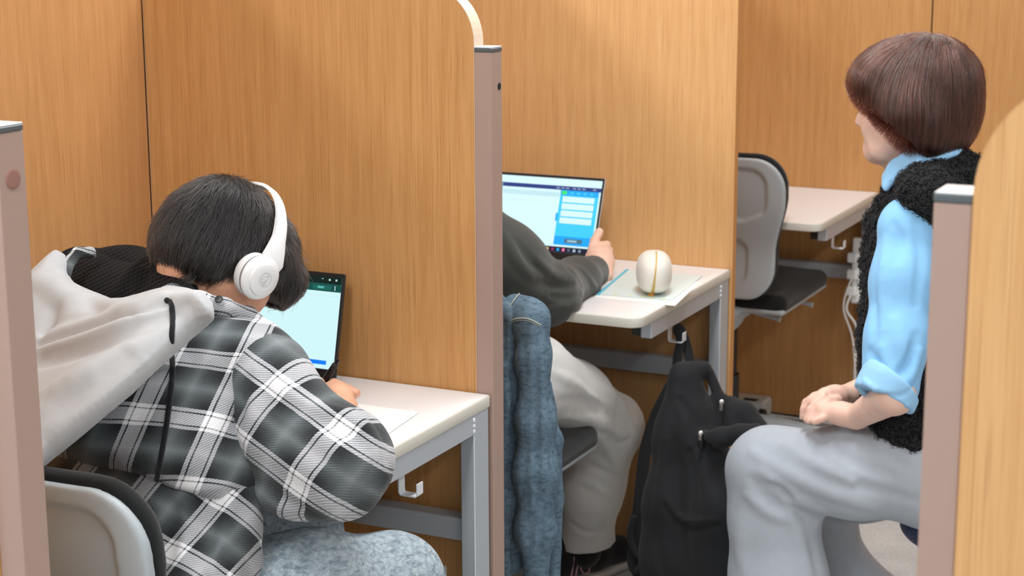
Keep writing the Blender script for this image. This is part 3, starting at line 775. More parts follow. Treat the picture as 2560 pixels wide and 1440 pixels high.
# ================================================================== the student in the plaid shirt
SKIN1 = m_skin('skin_warm', (.74, .42, .28))
F1, R1, U1 = frame((.344*.80, .938*.80, -.60)); H1 = at(563, 625, 2.20)
st1 = thing('person', 'person in a black and white plaid shirt, bent over the nearest desk writing', 'person', (-1.58, 1.95, 0))
SH_R, EL_R, WR_R = at(675, 930, 2.10), at(870, 1150, 2.07), at(856, 1024, 2.335)
SH_L, EL_L, WR_L = V3(-1.90, 2.28, .92), V3(-1.86, 2.34, .775), V3(-1.70, 2.44, .765)
PEL, WST, CH, UCH, NK = V3(-1.575, 1.985, .56), at(400, 1230, 2.02), at(385, 1010, 2.07), at(430, 880, 2.16), at(522, 748, 2.20)
KN_R, AN_R = V3(-1.335, 2.290, .505), V3(-1.37, 2.33, .09)
KN_L, AN_L = V3(-1.60, 2.42, .50), V3(-1.62, 2.36, .09)
b = SDF(); head_sdf(b, H1, F1, R1, U1, .97, ear=.7)
b.chain([H1-U1*.055-F1*.035, NK, UCH], [.054, .054, .075], .03)
b.chain([UCH, CH, WST, PEL], [.085, .105, .10, .11], .03, flat=((.33, -.94, 0), .8))
b.chain([SH_L, UCH+V3(0, 0, .02), SH_R], [.045, .07, .045], .04)
for a, e, w in ((SH_R, EL_R, WR_R), (SH_L, EL_L, WR_L)): b.chain([a, e, w], [.045, .035, .024], .02)
for h, kn, an, q in ((PEL+V3(.08, 0, -.02), KN_R, AN_R, .02), (PEL+V3(-.08, 0, -.02), KN_L, AN_L, -.02)):
    b.chain([h, kn], [.075, .052], .03); b.chain([kn, an], [.050, .033], .02); b.chain([an-V3(0, .04, .035), an+V3(q, .15, -.055)], [.038, .026], .02)
# right hand closed round the pen
def hand_pen(S, w, pen_a, pen_d):
    k = at(838, 972, 2.385)                      # knuckles
    S.chain([w, w*.45+k*.55+V3(0, 0, .004), k], [.022, .023, .019], .012, flat=((0, .2, 1), .8))
    t0 = pen_a+pen_d*.105
    for i, (dx, dz) in enumerate(((-.004, .006), (.010, .001), (.022, -.006), (.033, -.014))):
        b0 = k+RT*(dx*.9)+V3(0, .004, .004-i*.004); m = b0+V3(-.020+.004*i, .030-.004*i, -.006); e = t0+V3(.004+i*.006, .006+i*.001, -.004-i*.004)
        finger(S, [b0, m, (m+e)/2+V3(-.004, .006, -.006), e], .0092-.0005*i)
    finger(S, [w*.5+k*.5+V3(-.022, -.004, 0), k+V3(-.034, .004, .004), t0+V3(-.010, -.010, .004)], .0105)
hand_pen(b, WR_R, pa_, (pb_-pa_)/np.linalg.norm(pb_-pa_))
# left hand flat on the paper
b.chain([WR_L, WR_L+V3(.06, .03, -.016)], [.022, .026], .012, flat=((0, 0, 1), .6))
for i in range(4):
    o = WR_L+V3(.068+.003*i, .050-.019*i, -.020); finger(b, [o, o+V3(.030, .006, .002), o+V3(.052, .008, -.004), o+V3(.068, .008, -.010)], .0088)
finger(b, [WR_L+V3(.03, -.01, -.014), WR_L+V3(.055, -.035, -.016), WR_L+V3(.082, -.045, -.022)], .0098)
me, _ = b.mesh(.0042); link('body', me, SKIN1, st1)

# --- plaid shirt
def m_plaid(name):
    m = mat(name, (.5, .5, .5), .95, spec=.1); t = NT(m); b = t.b; b.inputs['Sheen Weight'].default_value = .15
    sep = t.n('ShaderNodeSeparateXYZ', None, Vector=t.attr('cloth'))
    wv = t.noise(t.attr('cloth'), 2.2, 2); out = []
    dk, gr, lt, wh, bk = .008, .17, .60, .80, .015
    stops = [(0, wh), (.055, wh), (.060, bk), (.078, bk), (.083, wh), (.262, wh), (.267, bk), (.283, bk), (.288, wh), (.332, wh), (.338, dk), (.44, .03), (.56, .10), (.67, .26), (.78, .10), (.90, .025), (.990, dk)]
    for ax in (0, 1):
        a = t.math('FRACT', t.math('ADD', sep.outputs[ax], t.math('MULTIPLY', wv.outputs[0], .03)))
        r = t.ramp(a, [(p, (c, c, c)) for p, c in stops]); out.append(r)
    # twill weave: warp and weft yarns alternate along a fine diagonal
    th = t.n('ShaderNodeTexWave', {'bands_direction': 'DIAGONAL'}, Vector=t.n('ShaderNodeMapping', None, Vector=t.attr('cloth'), Scale=(1, 1, 0)), Scale=13.0, Distortion=.5)
    fac = t.ramp(th, [(.30, (.33, .33, .33)), (.70, (.67, .67, .67))])
    c = t.mix(fac, out[0], out[1]); h = t.noise(t.n('ShaderNodeMapping', None, Vector=t.attr('cloth'), Scale=(1, 1, 0)), 60, 2)
    tint = t.ramp(c, [(0, (.012, .012, .014)), (.12, (.13, .15, .155)), (.25, (.26, .29, .30)), (.45, (.46, .46, .49)), (.8, (.88, .88, .89))])
    t.base(t.mix(.35, tint, t.ramp(h, [(.3, (.55, .55, .55)), (.7, (1.2, 1.2, 1.2))]), 'MULTIPLY')); t.bump(th, .3, .0005); return m
PLAID = m_plaid('plaid_flannel')
PER = .108
UA, VA = at(600, 1051, 1.95)-at(300, 1000, 1.88), at(540, 1055, 1.93)-at(607, 905, 1.99)
UA /= np.linalg.norm(UA); VA /= np.linalg.norm(VA); NA = np.cross(UA, VA); NA /= np.linalg.norm(NA)

def torso_uv(v):
    q = (v-O1)@BASIS.T; return np.stack([q[:, 0]+.17, q[:, 1]+.17, v[:, 0]*0], 1)
s = SDF()
bn = V3(.38, -.90, .2)
s.chain([at(420, 925, 2.13), at(385, 1010, 2.05), at(385, 1110, 2.01), at(395, 1160, 2.00)], [.110, .160, .165, .160], .035, flat=(bn, .72))
s.chain([at(250, 890, 2.26), at(430, 900, 2.17), at(620, 930, 2.10)], [.075, .090, .078], .035)
s.chain([at(545, 835, 2.17), at(635, 885, 2.15), at(680, 930, 2.12)], [.045, .048, .048], .02)
s.half(at(470, 1203, 1.9), VA*.96+NA*.0+UA*.0, .03)
folds(s, [([(610, 1180), (520, 1205), (400, 1212)], .018, .007), ([(300, 1150), (430, 1190), (560, 1185)], .02, -.004), ([(560, 1170), (590, 1080), (630, 980)], .02, -.006),
          ([(470, 820), (520, 900), (530, 1000)], .03, .005), ([(640, 800), (700, 850), (740, 900)], .014, -.004), ([(520, 1010), (500, 1100), (450, 1180)], .02, .004), ([(380, 980), (330, 1080), (250, 1150)], .02, -.005)])
bake_folds(s)
O1 = surf(s, 541, 1061, 1.2); PU = O1-surf(s, 352, 1039, 1.2); PV = O1-surf(s, 609, 912, 1.2); BASIS = np.linalg.inv(np.stack([PU, PV, np.cross(PU, PV)/np.linalg.norm(np.cross(PU, PV))], 1))
me, v = s.mesh(.0045, ripple(s, .0010, 60)); set_vec(me, 'cloth', torso_uv(v)); link('shirt', me, PLAID, st1)
# lower part of the shirt, below the blouse of the back
s = SDF()
s.chain([at(450, 1170, 2.02), at(455, 1300, 2.00), at(430, 1420, 1.98), at(425, 1520, 1.97)], [.110, .110, .115, .12], .03, flat=((.33, -.94, 0), .8))
s.chain([at(580, 1190, 2.03), at(555, 1320, 1.99), at(495, 1440, 1.93), at(480, 1520, 1.93)], [.045, .045, .055, .055], .03)
s.chain([at(290, 1150, 2.04), at(290, 1400, 1.99)], .10, .04)
s.chain([at(560, 1370, 2.02), at(610, 1405, 2.03), at(600, 1470, 2.0)], [.03, .018, .02], .02)
folds(s, [([(455, 1225), (470, 1280), (430, 1300)], .013, .006), ([(540, 1215), (500, 1300), (480, 1400)], .014, -.006), ([(590, 1230), (540, 1330), (520, 1430)], .012, .006), ([(545, 1240), (530, 1330), (500, 1440)], .010, -.006),
          ([(420, 1250), (425, 1340), (410, 1430)], .012, -.005), ([(600, 1360), (570, 1390), (560, 1430)], .01, -.005)])
bake_folds(s)
me, v = s.mesh(.0045, ripple(s, .0015, 70, 2)); q = torso_uv(v); set_vec(me, 'cloth', np.stack([q[:, 0]*.94+q[:, 1]*.30+.2, q[:, 1]*.94-q[:, 0]*.45+.3, q[:, 2]], 1)); link('shirt_tail', me, PLAID, st1)
# right sleeve
s = SDF()
A0, A1, A2, A3, A4 = at(662, 958, 2.09), at(733, 1075, 2.06), at(850, 1150, 2.055), at(885, 1125, 2.19), at(856, 1050, 2.315)
s.chain([A0, A1, A2], [.074, .070, .073], .03); s.chain([A2, A3, A4], [.064, .045, .033], .04)
s.ell(at(790, 1205, 2.045), (.065, .055, .040), .04); s.chain([at(640, 1180, 2.06), at(740, 1215, 2.05), at(860, 1215, 2.06)], [.038, .042, .038], .03)
s.chain([at(695, 900, 2.13), at(740, 985, 2.16)], [.036, .034], .02)
s.p.append((lambda P, o=A4, d=(A4-A3)/np.linalg.norm(A4-A3): np.maximum((P-o)@d-.012, -.5+0*P[..., 0]), None, None, .006, 'h'))
folds(s, [([(690, 960), (760, 1010), (860, 1040), (930, 1100)], .016, .008), ([(700, 1010), (800, 1060), (900, 1100), (960, 1160)], .014, -.005), ([(620, 1100), (720, 1150), (800, 1210), (830, 1280)], .02, .006),
          ([(600, 1190), (690, 1240), (790, 1290)], .012, -.005), ([(700, 880), (640, 960), (610, 1040)], .012, -.007), ([(640, 930), (620, 1050), (575, 1160)], .010, .005),
          ([(880, 1030), (930, 1100), (960, 1200)], .010, .005), ([(930, 1170), (900, 1230), (860, 1270)], .012, -.005), ([(780, 1080), (850, 1130), (920, 1200)], .018, .005)], k=.014)
bake_folds(s)
me, v = s.mesh(.0045, ripple(s, .0012, 70, 3))
SO = surf(s, 692, 966, 1.2); SA = surf(s, 853, 1079, 1.2)-SO; SB = (surf(s, 745, 1215, 1.2)-surf(s, 853, 1079, 1.2)); SN = np.cross(SA, SB); SN /= np.linalg.norm(SN)
SBI = np.linalg.inv(np.stack([SA, SB, SN], 1)); q = (v-SO)@SBI.T
set_vec(me, 'cloth', np.stack([q[:, 0]+.17, q[:, 1]+.17, q[:, 0]*0], 1)); link('sleeve', me, PLAID, st1)
# left sleeve, beyond the body
s = SDF(); s.chain([SH_L, EL_L], [.075, .062], .04); s.chain([EL_L, WR_L-V3(.01, 0, 0)], [.055, .036], .03)
s.half(V3(0, 0, .7265), (0, 0, -1), .002)
me, v = s.mesh(.006); set_vec(me, 'cloth', np.stack([v[:, 0]/PER, v[:, 2]/PER, v[:, 0]*0], 1)); link('sleeve', me, PLAID, st1)

# --- black waffle-knit sweater showing round the neck
def m_knit(name, base):
    m = mat(name, base, .95, spec=.15); t = NT(m); t.b.inputs['Sheen Weight'].default_value = .03
    sep = t.n('ShaderNodeSeparateXYZ', None, Vector=t.attr('cloth')); 
    a = t.math('POWER', t.math('ABSOLUTE', t.math('SINE', t.math('MULTIPLY', sep.outputs[0], 3.14159))), .6); c = t.math('POWER', t.math('ABSOLUTE', t.math('SINE', t.math('MULTIPLY', sep.outputs[1], 3.14159))), .6)
    h = t.math('MULTIPLY', a, c); t.base(t.ramp(h, [(0, tuple(x*.15 for x in base)), (.6, base), (1, tuple(x*1.5 for x in base))])); t.bump(h, .9, .003); return m
KNIT = m_knit('waffle_knit', (.007, .007, .008))
s = SDF()
dep = [(200, 700, 2.18), (440, 700, 2.10), (300, 770, 2.08)]
pillow(s, [(160, 680), (185, 640), (225, 633), (262, 648), (300, 658), (345, 662), (375, 648), (400, 645), (430, 665), (480, 712), (500, 740), (430, 790), (300, 800), (170, 760)], dep, .035, .05, off=-.012)
s.chain([at(200, 690, 2.30), at(320, 720, 2.24), at(440, 730, 2.20)], [.05, .06, .06], .04)
folds(s, [([(330, 670), (300, 720), (290, 760)], .016, .007), ([(375, 665), (350, 720)], .012, -.005)])
bake_folds(s)
me, v = s.mesh(.0035); uu = at(440, 650, 2.15)-at(300, 720, 2.12); uu /= np.linalg.norm(uu); vv = np.cross(uu, (CAM-H1)/np.linalg.norm(CAM-H1))
set_vec(me, 'cloth', np.stack([(v@uu)/.0062, (v@vv)/.0052, v[:, 0]*0], 1)); sw = link('sweater', me, KNIT, st1, label='black waffle-knit sweater')
s = SDF(); ring = [at(384, 664, 2.15), at(404, 676, 2.115), at(432, 698, 2.10), at(466, 724, 2.10), at(500, 748, 2.13)]
s.chain(ring, [.013, .0175, .019, .017, .010], .006, flat=((NK-ring[2]), .55))
me, v = s.mesh(.003); dd = ring[3]-ring[1]; dd /= np.linalg.norm(dd); set_vec(me, 'cloth', np.stack([(v@dd)/.0042, v[:, 0]*0+.5, v[:, 0]*0], 1)); link('collar', me, KNIT, sw, label='ribbed black collar')
# --- grey hood lying open over the back
HOODM = m_fabric('heather_fleece', (.50, .51, .52), 900, .95, .14, .5, .3)
s = SDF()
pillow(s, [(20, 860), (110, 845), (250, 802), (350, 765), (440, 738), (480, 734), (512, 741), (530, 758), (520, 779), (480, 795), (430, 840), (360, 905), (280, 975), (200, 1040), (120, 1105), (40, 1160), (-10, 1000)],
       [(100, 1000, 1.85), (500, 750, 1.975), (250, 900, 1.905)], .040, .075)
pillow(s, [(20, 740), (80, 692), (120, 655), (150, 634), (168, 650), (172, 690), (195, 715), (240, 735), (280, 752), (305, 765), (330, 750), (360, 742), (400, 734), (420, 745), (430, 775), (300, 850), (150, 900), (20, 900)],
       [(100, 750, 2.02), (400, 740, 2.06), (200, 850, 1.98)], .032, .05)
folds(s, [([(60, 880), (200, 850), (350, 800), (480, 745)], .022, .010), ([(95, 846), (250, 800), (400, 742)], .009, .006), ([(92, 868), (180, 842), (300, 805), (420, 758)], .006, -.004), ([(100, 892), (220, 862), (350, 815), (470, 765)], .003, -.0016), ([(60, 915), (180, 885), (320, 835), (440, 780)], .016, -.007),
          ([(110, 980), (230, 930), (380, 850)], .030, .006), ([(80, 1060), (200, 990), (320, 905)], .025, -.005), ([(112, 835), (140, 780), (215, 725)], .0055, -.0045), ([(90, 700), (150, 720), (210, 800)], .02, .006),
          ([(200, 730), (180, 780), (170, 820)], .02, .005), ([(250, 750), (330, 775), (400, 740)], .014, .005)], k=.016)
bake_folds(s)
me, v = s.mesh(.004, ripple(s, .0010, 40, 5)); hood = link('hood', me, HOODM, st1, label='light grey fleece hood')
# plaid lining of the hood rim
s = SDF(); s.chain([at(168, 690, 2.06), at(172, 655, 2.085), at(195, 633, 2.11), at(225, 631, 2.13), at(235, 640, 2.14)], [.006, .009, .009, .008, .004], .006)
me, v = s.mesh(.003); set_vec(me, 'cloth', torso_uv(v)+.3); link('lining', me, PLAID, hood)
s = SDF(); s.chain([at(385, 735, 2.03), at(430, 732, 2.04), at(500, 752, 2.06), at(560, 768, 2.09), at(620, 788, 2.14), at(665, 812, 2.16)], [.006, .012, .013, .013, .012, .008], .01)
me, v = s.mesh(.0035); set_vec(me, 'cloth', torso_uv(v)); link('shirt_collar', me, PLAID, st1)
MB().lathe(at(547, 748, 2.07), [(.0001, .002), (.0055, .0015), (.0062, 0), (.0055, -.0015)], (.3, -.75, .6), 16).obj('button', BLACK, st1, smooth=True)
cord = [(416, 748), (428, 760), (433, 800), (434, 880), (430, 960), (418, 1060), (404, 1140), (394, 1190), (388, 1216)]
S2 = SDF(); S2.p = s.p[:0]
Yc = [1.93, 1.905, 1.89, 1.865, 1.84, 1.815, 1.80, 1.795, 1.79]
CORD = m_fabric('black_cord', (.012, .013, .016), 1500, .9, .4, .6)
CORDPTS = cord
# --- jeans
def m_denim(name, base, wash, sc_=900):
    m = mat(name, base, .95, spec=.1); t = NT(m)
    n1 = t.noise(t.co((1, 1, .35)), sc_, 2, .7); n2 = t.noise(t.co(), 90, 5, .7); n3 = t.noise(t.co((.4, .4, 1)), 160, 4, .7)
    c = t.mix(t.ramp(n2, [(.38, (0, 0, 0)), (.62, (1, 1, 1))]), base, wash); c = t.mix(t.ramp(n3, [(.48, (0, 0, 0)), (.66, (.75, .75, .75))]), c, tuple(x*.55 for x in base))
    t.base(t.mix(.5, c, t.ramp(n1, [(.3, (.55, .55, .58)), (.7, (1.3, 1.3, 1.28))]), 'MULTIPLY')); t.bump(n1, .35, .0006); return m
JEANS = m_denim('washed_jeans', (.30, .38, .45), (.52, .60, .63))
s = SDF()
for h, kn, an in ((PEL+V3(.09, 0, -.015), KN_R, AN_R), (PEL+V3(-.09, 0, -.015), KN_L, AN_L)):
    s.chain([h, h*.45+kn*.55+V3(0, 0, .01), kn], [.085, .090, .078], .04); s.chain([kn, an+V3(0, 0, .0)], [.082, .062], .03)
s.chain([PEL+V3(.05, .03, 0), PEL+V3(-.05, .03, 0)], .10, .04)
folds(s, [([(640, 1400), (700, 1370), (780, 1350)], .012, .004), ([(680, 1435), (760, 1410), (830, 1400)], .010, -.003), ([(860, 1390), (910, 1420), (930, 1440)], .010, .003)])
bake_folds(s)
me, v = s.mesh(.006, ripple(s, .0015, 60, 8)); link('jeans', me, JEANS, st1, label='light washed blue jeans')
SHOE = mat('shoe_dark', (.02, .02, .022), .6)
for an, q in ((AN_R, .02), (AN_L, -.02)):
    s = SDF(); s.chain([an-V3(0, .05, .045), an+V3(q*.5, .06, -.045), an+V3(q, .15, -.058)], [.042, .042, .030], .02); s.half(V3(0, 0, .003), (0, 0, -1), .002); me, v = s.mesh(.006); link('shoe', me, SHOE, st1)

# --- hair: a dense cap with combed strands over it
HAIR1 = m_hair('black_hair', (.012, .011, .011), .27); CAP1 = mat('black_hair_base', (.010, .009, .009), .6)
M1 = np.array([R1, F1, U1]); P1 = lambda r, f, u: H1+R1*r+F1*f+U1*u
hs = SDF()
hs.ell(P1(0, -.012, .014), (.083, .101, .086), .02, M1); hs.ell(P1(0, -.046, -.020), (.075, .065, .069), .03, M1)
hs.ell(P1(0, .055, .022), (.073, .054, .064), .03, M1); hs.ell(P1(.03, -.045, .052), (.045, .05, .04), .03, M1)
for q in (-1, 1): hs.chain([P1(q*.066, .045, .01), P1(q*.050, .095, .005), P1(q*.030, .112, -.012)], [.024, .020, .014], .02)
hs.ell(P1(0, .098, -.002), (.066, .026, .050), .02, M1)
hs.ell(P1(0, .030, -.112), (.11, .056, .070), .012, M1, op='s'); hs.p.append((lambda P: np.minimum((P-P1(0, .05, -.024))@(-U1-F1*.10), (P-P1(0, -.004, 0))@F1), None, None, .006, 'h'))
hs.half(P1(0, -.055, -.080), -(U1*.90+F1*.30), .012)
me, v = hs.mesh(.004); hp = link('hair', me, CAP1, st1, label='short straight black hair')
rng = np.random.RandomState(5); WH = P1(-.012, -.062, .112)
def flow1(P, g):
    d = P-WH; r = np.linalg.norm(d, axis=1, keepdims=True); d = d/np.maximum(r, .01)
    q = P@M1.T; w = np.stack([np.sin(q[:, 0]*150+3*np.sin(q[:, 1]*90)), np.sin(q[:, 1]*170+2*np.sin(q[:, 2]*80)), np.sin(q[:, 2]*130)], 1)*.22
    return d*1.0+w+(-U1)*(.6+r*5)+F1*((P-H1)@F1 > .02)[:, None]*.3
keep = lambda v: ((v-P1(0, -.055, -.080))@(-(U1*.90+F1*.30)) < -.004)
keep2 = lambda v: keep(v) & ~(((v-P1(0, .05, -.024))@(-U1-F1*.10) > -.003) & ((v-P1(0, -.004, 0))@F1 > -.003))
stop1 = lambda P: (((P-P1(0, .05, -.024))@(-U1-F1*.10) > .004+.012*((P-P1(0, .085, 0))@F1 > 0)) & ((P-P1(0, -.004, 0))@F1 > 0))
roots = sample_surface(v, 15000, rng, keep2)
L = .018+.034*rng.rand(15000); tips = grow(hs, roots, flow1, L, 8, .006, rng, .22, -.0015+.003*rng.rand(15000)+.0009*np.sin(((roots-H1)@M1.T)[:, 0]*300+((roots-H1)@M1.T)[:, 1]*220), stop1)
strands('hair_strands', tips, .00042, .00012, HAIR1, hp, kind='stuff')
fr = sample_surface(v, 260, rng, keep2); strands('flyaway_hair', grow(hs, fr, flow1, .03+.03*rng.rand(260), 8, .014, rng, .35, .001+0*fr[:, 0], stop1), .0003, .0001, HAIR1, hp, kind='stuff')
# fine hairs on the nape and hanging sideburn
nr = np.stack([P1(rng.uniform(-.06, .06), -.06-rng.rand()*.012, -.076+rng.uniform(-.006, .01)) for _ in range(700)]) 
tp = []
for p in nr:
    l = rng.uniform(.008, .022); d = -U1*.9-F1*.2+rng.normal(size=3)*.25; tp.append([p+d*l*t-0*F1 for t in (0, .35, .7, 1)])
strands('nape_hair', np.array(tp), .00022, .00006, HAIR1, hp, kind='stuff')

# --- headphones
hd = thing('headphones', 'white over-ear headphones worn over the black hair', 'headphones', P1(0, 0, .13))
HW = mat('headphone_white', (.84, .84, .84), .38); HG = mat('headphone_grey', (.23, .23, .24), .35); HP = mat('headphone_pad', (.74, .72, .71), .55)
for q in (1, -1):
    c = P1(q*.084, .002, -.026); ax = R1*q+F1*.10*1+U1*(-.10); ax /= np.linalg.norm(ax)
    cu = MB().lathe(c, [(.020, .0), (.031, .000), (.0335, .004), (.0335, .012), (.031, .016), (.029, .0165)], ax, 40).obj('ear_pad', HP, hd, smooth=True)
    MB().lathe(c, [(.030, .0155), (.0325, .0160), (.0325, .0198), (.030, .0200)], ax, 40).obj('trim_ring', HG, hd, smooth=True)
    hb = MB().lathe(c, [(.0300, .0198), (.0335, .0200), (.0345, .0230), (.0325, .0275), (.0285, .0300), (.0262, .0308), (.0255, .0345), (.0225, .0362), (.012, .0366), (0, .0366)], ax, 48).obj('ear_cup', HW, hd, smooth=True)
    # engraved round emblem with a slanted outline triangle
    f = U1-ax*(U1@ax); f /= np.linalg.norm(f); g = np.cross(f, ax); ce = c+ax*.0368
    th = np.linspace(0, 2*np.pi, 41)[:-1]; m = MB(); r_ = .0105; wd = .00022
    V = [ce+(f*math.cos(a)+g*math.sin(a))*(r_+w_) for w_ in (-wd, wd) for a in th]; m.add(V, [(i, (i+1) % 40, 40+(i+1) % 40, 40+i) for i in range(40)])
    sx = -1 if q > 0 else 1
    T = [(.0015, .0085), (-.0078, -.0035), (.0010, -.0085)]; T2 = [(.0015, .0085), (.0034, -.0088+.003), (.0010, -.0085)]
    for a, b2 in ((T[0], T[1]), (T[1], T[2]), (T[2], (.0038, -.006)), ((.0038, -.006), T[0]), ((-.0030, -.0062), (.0012, -.0012)), ((.0012, -.0012), T[2])):
        A_ = ce+g*a[0]*sx*-1+f*a[1]; B_ = ce+g*b2[0]*sx*-1+f*b2[1]; d_ = B_-A_; n_ = np.cross(d_, ax); n_ /= np.linalg.norm(n_); n_ *= .0002
        m.add([A_-n_, A_+n_, B_+n_, B_-n_], [(0, 1, 2, 3)])
    m.obj('emblem', HG, hb, kind='stuff')
# head band, wide flat arch widening to the yokes
arc = []
for a in np.linspace(-1.64, 1.64, 67): arc.append((P1(math.sin(a)*.1075, .003+.009*(abs(a)/1.64)**3, -.006+.122*math.cos(a)), a))
v = []; n = len(arc)
for i, (p, a) in enumerate(arc):
    ou = (R1*math.sin(a)+U1*math.cos(a)); e = abs(a)/1.5; w = .0085+.0055*e**2+.007*max(0, min(e, 1)-.80)/.20-.10*max(0, e-1); th_ = .0022 if e < .62 else .0030
    for dx, dy in ((-w, -th_), (-w, th_), (-w*.6, th_*1.6), (w*.6, th_*1.6), (w, th_), (w, -th_)): v.append(p+F1*dx+ou*dy)
f = [(i*6+j, i*6+(j+1) % 6, (i+1)*6+(j+1) % 6, (i+1)*6+j) for i in range(n-1) for j in range(6)]+[tuple(range(6))[::-1], tuple(range(6*n-6, 6*n))]
MB().add(v, f).obj('headband', HW, hd, smooth=True)
# ================================================================== the person at the middle desk
SKIN2 = m_skin('skin_light', (.82, .56, .44))
st2 = thing('person', 'person in dark grey sweater and pale sweatpants seated at the middle desk', 'person', (-1.68, 3.1, 0))
F2, R2, U2 = frame((.15, .95, -.35)); H2 = V3(-1.735, 3.20, 1.09)
SH2, EL2, FA2, WR2, HD2 = at(1150, 560, 3.15), at(1372, 735, 3.31), at(1440, 703, 3.50), at(1486, 676, 3.64), at(1496, 634, 3.72)
PEL2 = V3(-1.66, 3.02, .56); HP2, KN2, AN2 = at(1330, 945, 3.18), at(1530, 1062, 3.52), at(1465, 1375, 3.60)
b = SDF(); head_sdf(b, H2, F2, R2, U2, .98)
b.chain([H2-U2*.05-F2*.03, V3(-1.73, 3.12, .99), V3(-1.70, 3.05, .85), V3(-1.68, 3.0, .70), PEL2], [.05, .06, .10, .10, .11], .03)
b.chain([V3(-1.86, 3.08, .93), V3(-1.73, 3.08, .95), SH2], [.045, .06, .045], .03)
b.chain([SH2, EL2, FA2, WR2], [.045, .036, .030, .024], .02); b.chain([V3(-1.86, 3.08, .93), V3(-1.93, 3.20, .79), V3(-1.88, 3.45, .765)], [.045, .036, .028], .02)
b.chain([WR2, at(1497, 650, 3.675), HD2], [.024, .030, .024], .012, flat=((.4, -.9, 0), .75))
b.chain([at(1520, 690, 3.64), at(1516, 660, 3.67), at(1514, 630, 3.70)], [.012, .016, .014], .012)
finger(b, [at(1480, 628, 3.70), at(1487, 603, 3.73), at(1498, 580, 3.745)], .0118)
for i, (x0, y0, x1, y1, x2, y2) in enumerate(((1502, 613, 1517, 611, 1522, 628), (1510, 622, 1524, 627, 1524, 645), (1512, 636, 1526, 643, 1523, 660), (1512, 650, 1525, 657, 1520, 672))):
    finger(b, [at(x0, y0, 3.72-.004*i), at(x1, y1, 3.745-.006*i), at(x2-2, y2, 3.765-.006*i), at(x2-16, y2+4, 3.785-.006*i)], .0092)
b.chain([PEL2+V3(.07, 0, -.03), HP2, KN2], [.08, .065, .050], .03); b.chain([KN2, AN2], [.046, .032], .02)
KL2 = V3(-1.78, 3.50, .46); b.chain([PEL2+V3(-.08, 0, -.03), KL2], [.08, .05], .03); b.chain([KL2, V3(-1.80, 3.52, .08)], [.045, .032], .02)
me, _ = b.mesh(.0045); link('body', me, SKIN2, st2)
hs = SDF(); M2 = np.array([R2, F2, U2]); hs.ell(H2+U2*.02-F2*.012, (.086, .105, .098), .02, M2); hs.ell(H2-U2*.03-F2*.04, (.078, .07, .08), .03, M2); hs.ell(H2+F2*.06-U2*.10, (.09, .07, .09), .01, M2, op='s')
me, _ = hs.mesh(.006); link('hair', me, CAP1, st2, label='short dark hair')
DGR = m_fabric('charcoal_sweater', (.060, .063, .058), 900, .95, .25, .5, .25)
s = SDF(); s.chain([SH2, at(1268, 660, 3.22), EL2], [.076, .076, .060], .04); s.chain([EL2, FA2], [.060, .050], .04); s.chain([FA2, WR2+(FA2-WR2)*.12], [.050, .038], .03)
s.chain([V3(-1.72, 3.08, .93), V3(-1.69, 3.02, .80), PEL2+V3(0, 0, .06)], [.12, .145, .15], .05, flat=((0, 1, 0), .75)); s.chain([V3(-1.86, 3.08, .92), V3(-1.93, 3.20, .80), V3(-1.89, 3.42, .785)], [.075, .06, .042], .04)
s.p.append((lambda P: np.minimum(.7250-P[..., 2], P[..., 1]-3.300), None, None, .004, 'h'))
folds(s, [([(1258, 580), (1290, 640), (1330, 700)], .014, .006), ([(1300, 610), (1325, 650), (1380, 690)], .010, -.006), ([(1345, 650), (1390, 690), (1440, 690)], .012, .006), ([(1290, 700), (1350, 740), (1400, 740)], .014, .005),
          ([(1360, 705), (1410, 720), (1460, 715)], .008, -.005), ([(1420, 670), (1450, 700), (1470, 735)], .008, -.004), ([(1440, 655), (1470, 690), (1490, 720)], .008, .004), ([(1300, 760), (1360, 775), (1410, 765)], .012, .005), ([(1380, 740), (1430, 745), (1465, 730)], .008, -.004)], k=.01)
bake_folds(s)
me, v = s.mesh(.0045, ripple(s, .0012, 60, 4)); link('sweater', me, DGR, st2, label='dark grey sweater')
SWP = m_fabric('heather_sweatpants', (.58, .58, .56), 900, .95, .16, .5, .3)
s = SDF(); s.chain([PEL2+V3(.08, 0, -.02), HP2, at(1430, 1000, 3.36), KN2], [.10, .082, .080, .064], .04); s.chain([KN2, at(1482, 1220, 3.55), AN2+V3(0, 0, .0), AN2+V3(0, 0, -.06)], [.064, .066, .058, .060], .04)
s.chain([PEL2+V3(-.08, 0, -.02), KL2, V3(-1.80, 3.52, .10)], [.10, .08, .07], .04)
s.half(at(1465, 1379, 3.55), (.1, .1, -1), .004)
folds(s, [([(1380, 930), (1440, 960), (1520, 1030)], .012, .005), ([(1400, 1000), (1470, 1010), (1540, 1040)], .014, -.006), ([(1410, 1040), (1480, 1050), (1560, 1090)], .012, .006), ([(1500, 1080), (1540, 1110), (1575, 1100)], .010, -.006),
          ([(1500, 1090), (1530, 1140), (1550, 1180)], .012, .005), ([(1410, 1180), (1460, 1160), (1530, 1190)], .010, -.005), ([(1410, 1210), (1460, 1200), (1520, 1240)], .010, .004), ([(1420, 1300), (1460, 1330), (1510, 1330)], .008, -.003), ([(1500, 960), (1550, 1000), (1580, 1060)], .012, .004)], k=.01)
bake_folds(s)
me, v = s.mesh(.005, ripple(s, .0015, 60, 6)); link('sweatpants', me, SWP, st2, label='light grey sweatpants')
SOLE = mat('shoe_sole', (.55, .53, .48), .6); PINK = mat('pink_outline', (.42, .22, .27), .5); SHM = m_fabric('shoe_mesh', (.012, .012, .013), 700)
